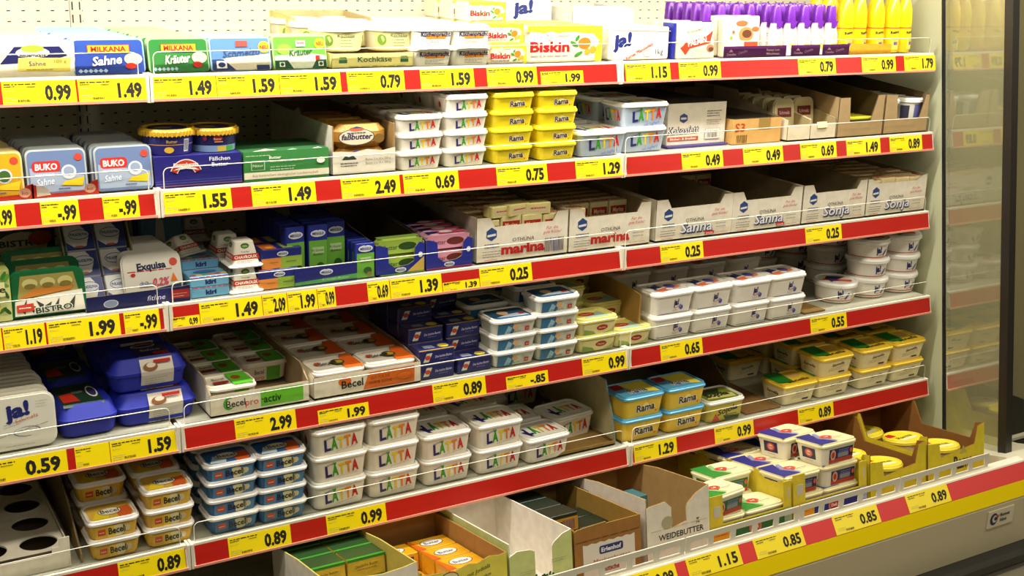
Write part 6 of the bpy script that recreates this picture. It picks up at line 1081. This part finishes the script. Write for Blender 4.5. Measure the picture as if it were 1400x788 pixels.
sunctray('green and yellow printed carton of green lidded tubs, bottom deck', *XG, '2c6a34', '9ab08a'); sunctray('blue and yellow printed carton of blue lidded tubs, bottom deck', *XQ, '23307c', 'b0b4cc')
gl, gr = XG[0] + .072, XG[1] - .078
deckput(K['deg'], gr, .045, .006, 'cream tub with green lid, low at the front right')
deckput(K['deg'], gl, .045, .006, 'cream tub with green lid, low at front left, mostly hidden'); deckput(K['deg'], gl + .012, .045, .0715, 'cream tub with green lid, perched at front left', rz=.12)
deckput(K['deg'], gr - .002, .168, .006, 'cream tub with green lid, right column second row, lower'); deckput(K['deg'], gr - .01, .165, .0715, 'cream tub with green lid, right column second row, upper')
deckput(K['deg'], gl, .168, .006, 'cream tub with green lid, left column second row')
bl_, br = XQ[0] + .07, XQ[1] - .078
for l in range(2):
    for q in range(4):
        for c, xx in (('left', bl_), ('right', br)):
            if l == 0 and q > 1: continue
            deckput(K['deb'], xx - .012*l*(c == 'left'), .048 + q*.121, .006 + l*.0655, 'cream tub with blue lid, %s column, %s row, %s layer' % (c, ORDL[q], ['hidden lowest', 'second'][l]))
deckput(K['deb'], br - .008, .046, .137, 'cream tub with blue lid, topmost front, printed label in full view'); deckput(K['deb'], br - .040, .170, .137, 'cream tub with blue lid, topmost rear, plain side showing', rz=.08)
# yellow cartons with round lids
def yr_lid(p, w, d): p.ell(0, 0, w*.50, d*.50, P('f0dc2c')); p.text('Rama', 0, -d*.1, d*.17, P('2a2a2a'), w=w*.62, bold=.02); p.poly([(-w*.3, -d*.28), (w*.3, -d*.30), (w*.38, -d*.16), (-w*.34, -d*.14)], P('efe6c0')); p.rect(-w*.4, d*.15, -w*.12, d*.42, P('c8201c'))
K['rl'] = cupkind('margarine_cup', .050, .060, .085, PL('efe0a0'), PL('ecd83a', .3), None, yr_lid, desc='round yellow lidded tub'); K['rl'].group = 'round yellow lidded tubs in the yellow cartons'
def ycar(xa, xb, label, writ):
    w_ = xb-xa; hw = w_/2; YC = CB('d4c01c'); IN = CB('8a5a20'); h = .158 if writ else .148
    fp = [(-hw, 0), (hw, 0), (hw, h), (hw - .030, h - .006), (hw - .045, h - .06), (-hw + .058, h - .075), (-hw + .050, h - .03), (-hw, h - .025)]
    f = lambda p, w, h: (p.text('Rama', w*.12, h*.22, h*.26, P('2a2a3a'), w=w*.34, bold=.03), p.poly([(w*.05, h*.50), (w*.12, h*.66), (w*.19, h*.50)], P('b8a850'))) if writ else p.lines(-w*.35, h*.28, w*.1, 1, .01, P('5a4a10'), .0018, 0)
    carton('display_carton', label, w_, .42, h, DK((xa+xb)/2, .025, .001), fp, YC, IN, rx=DRX, side=[(.002, h), (.03, h - .004), (.05, h - .058), (.24, h - .050), (.27, h + .02), (.42, h + .03)], backh=h + .03, fprint=f, group='yellow display cartons, right of bottom deck')
    for q in range(3):
        o = K['rl'].make(DK((xa+xb)/2 - (.03 if q == 2 else -.0), .035 + q*.128, .006 if not writ else .014), 'round yellow lidded tub in %s yellow carton, %s from front' % ('the right' if writ else 'the left', ORDL[q]), K['rl'].group); o.rotation_euler = (DRX, 0, -.1 + .2*q)
ycar(1.897, 2.132, 'yellow display carton with stepped front, left of the pair', False); ycar(2.142, 2.397, 'yellow display carton with black lettering, right of the pair', True)
# big cardboard boxes at the left end under the fifth shelf
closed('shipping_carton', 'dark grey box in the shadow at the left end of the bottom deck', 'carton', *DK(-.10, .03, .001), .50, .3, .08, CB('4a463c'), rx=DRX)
# neighbouring cooler beyond the glass
nb = thing('neighbour_cooler', 'black bumper and dark rail of the next cooler at the right edge', 'cooler', (3.0, -.1, -.8)); mb = MB(); mb.box(-.3, 0, 0, .34, .6, .50, mt('16150f', .5)); mb.build('cabinet', nb); mb = MB(); mb.box(-.3, -.03, .50, .34, .0, .56, mt('22211c', .4)); mb.build('rail', nb); mb = MB(); mb.box(-.3, -.03, .565, .34, -.01, .575, mt('b8b4a0', .3)); mb.build('pale_edge', nb)

bpy.data.objects.remove(_to)
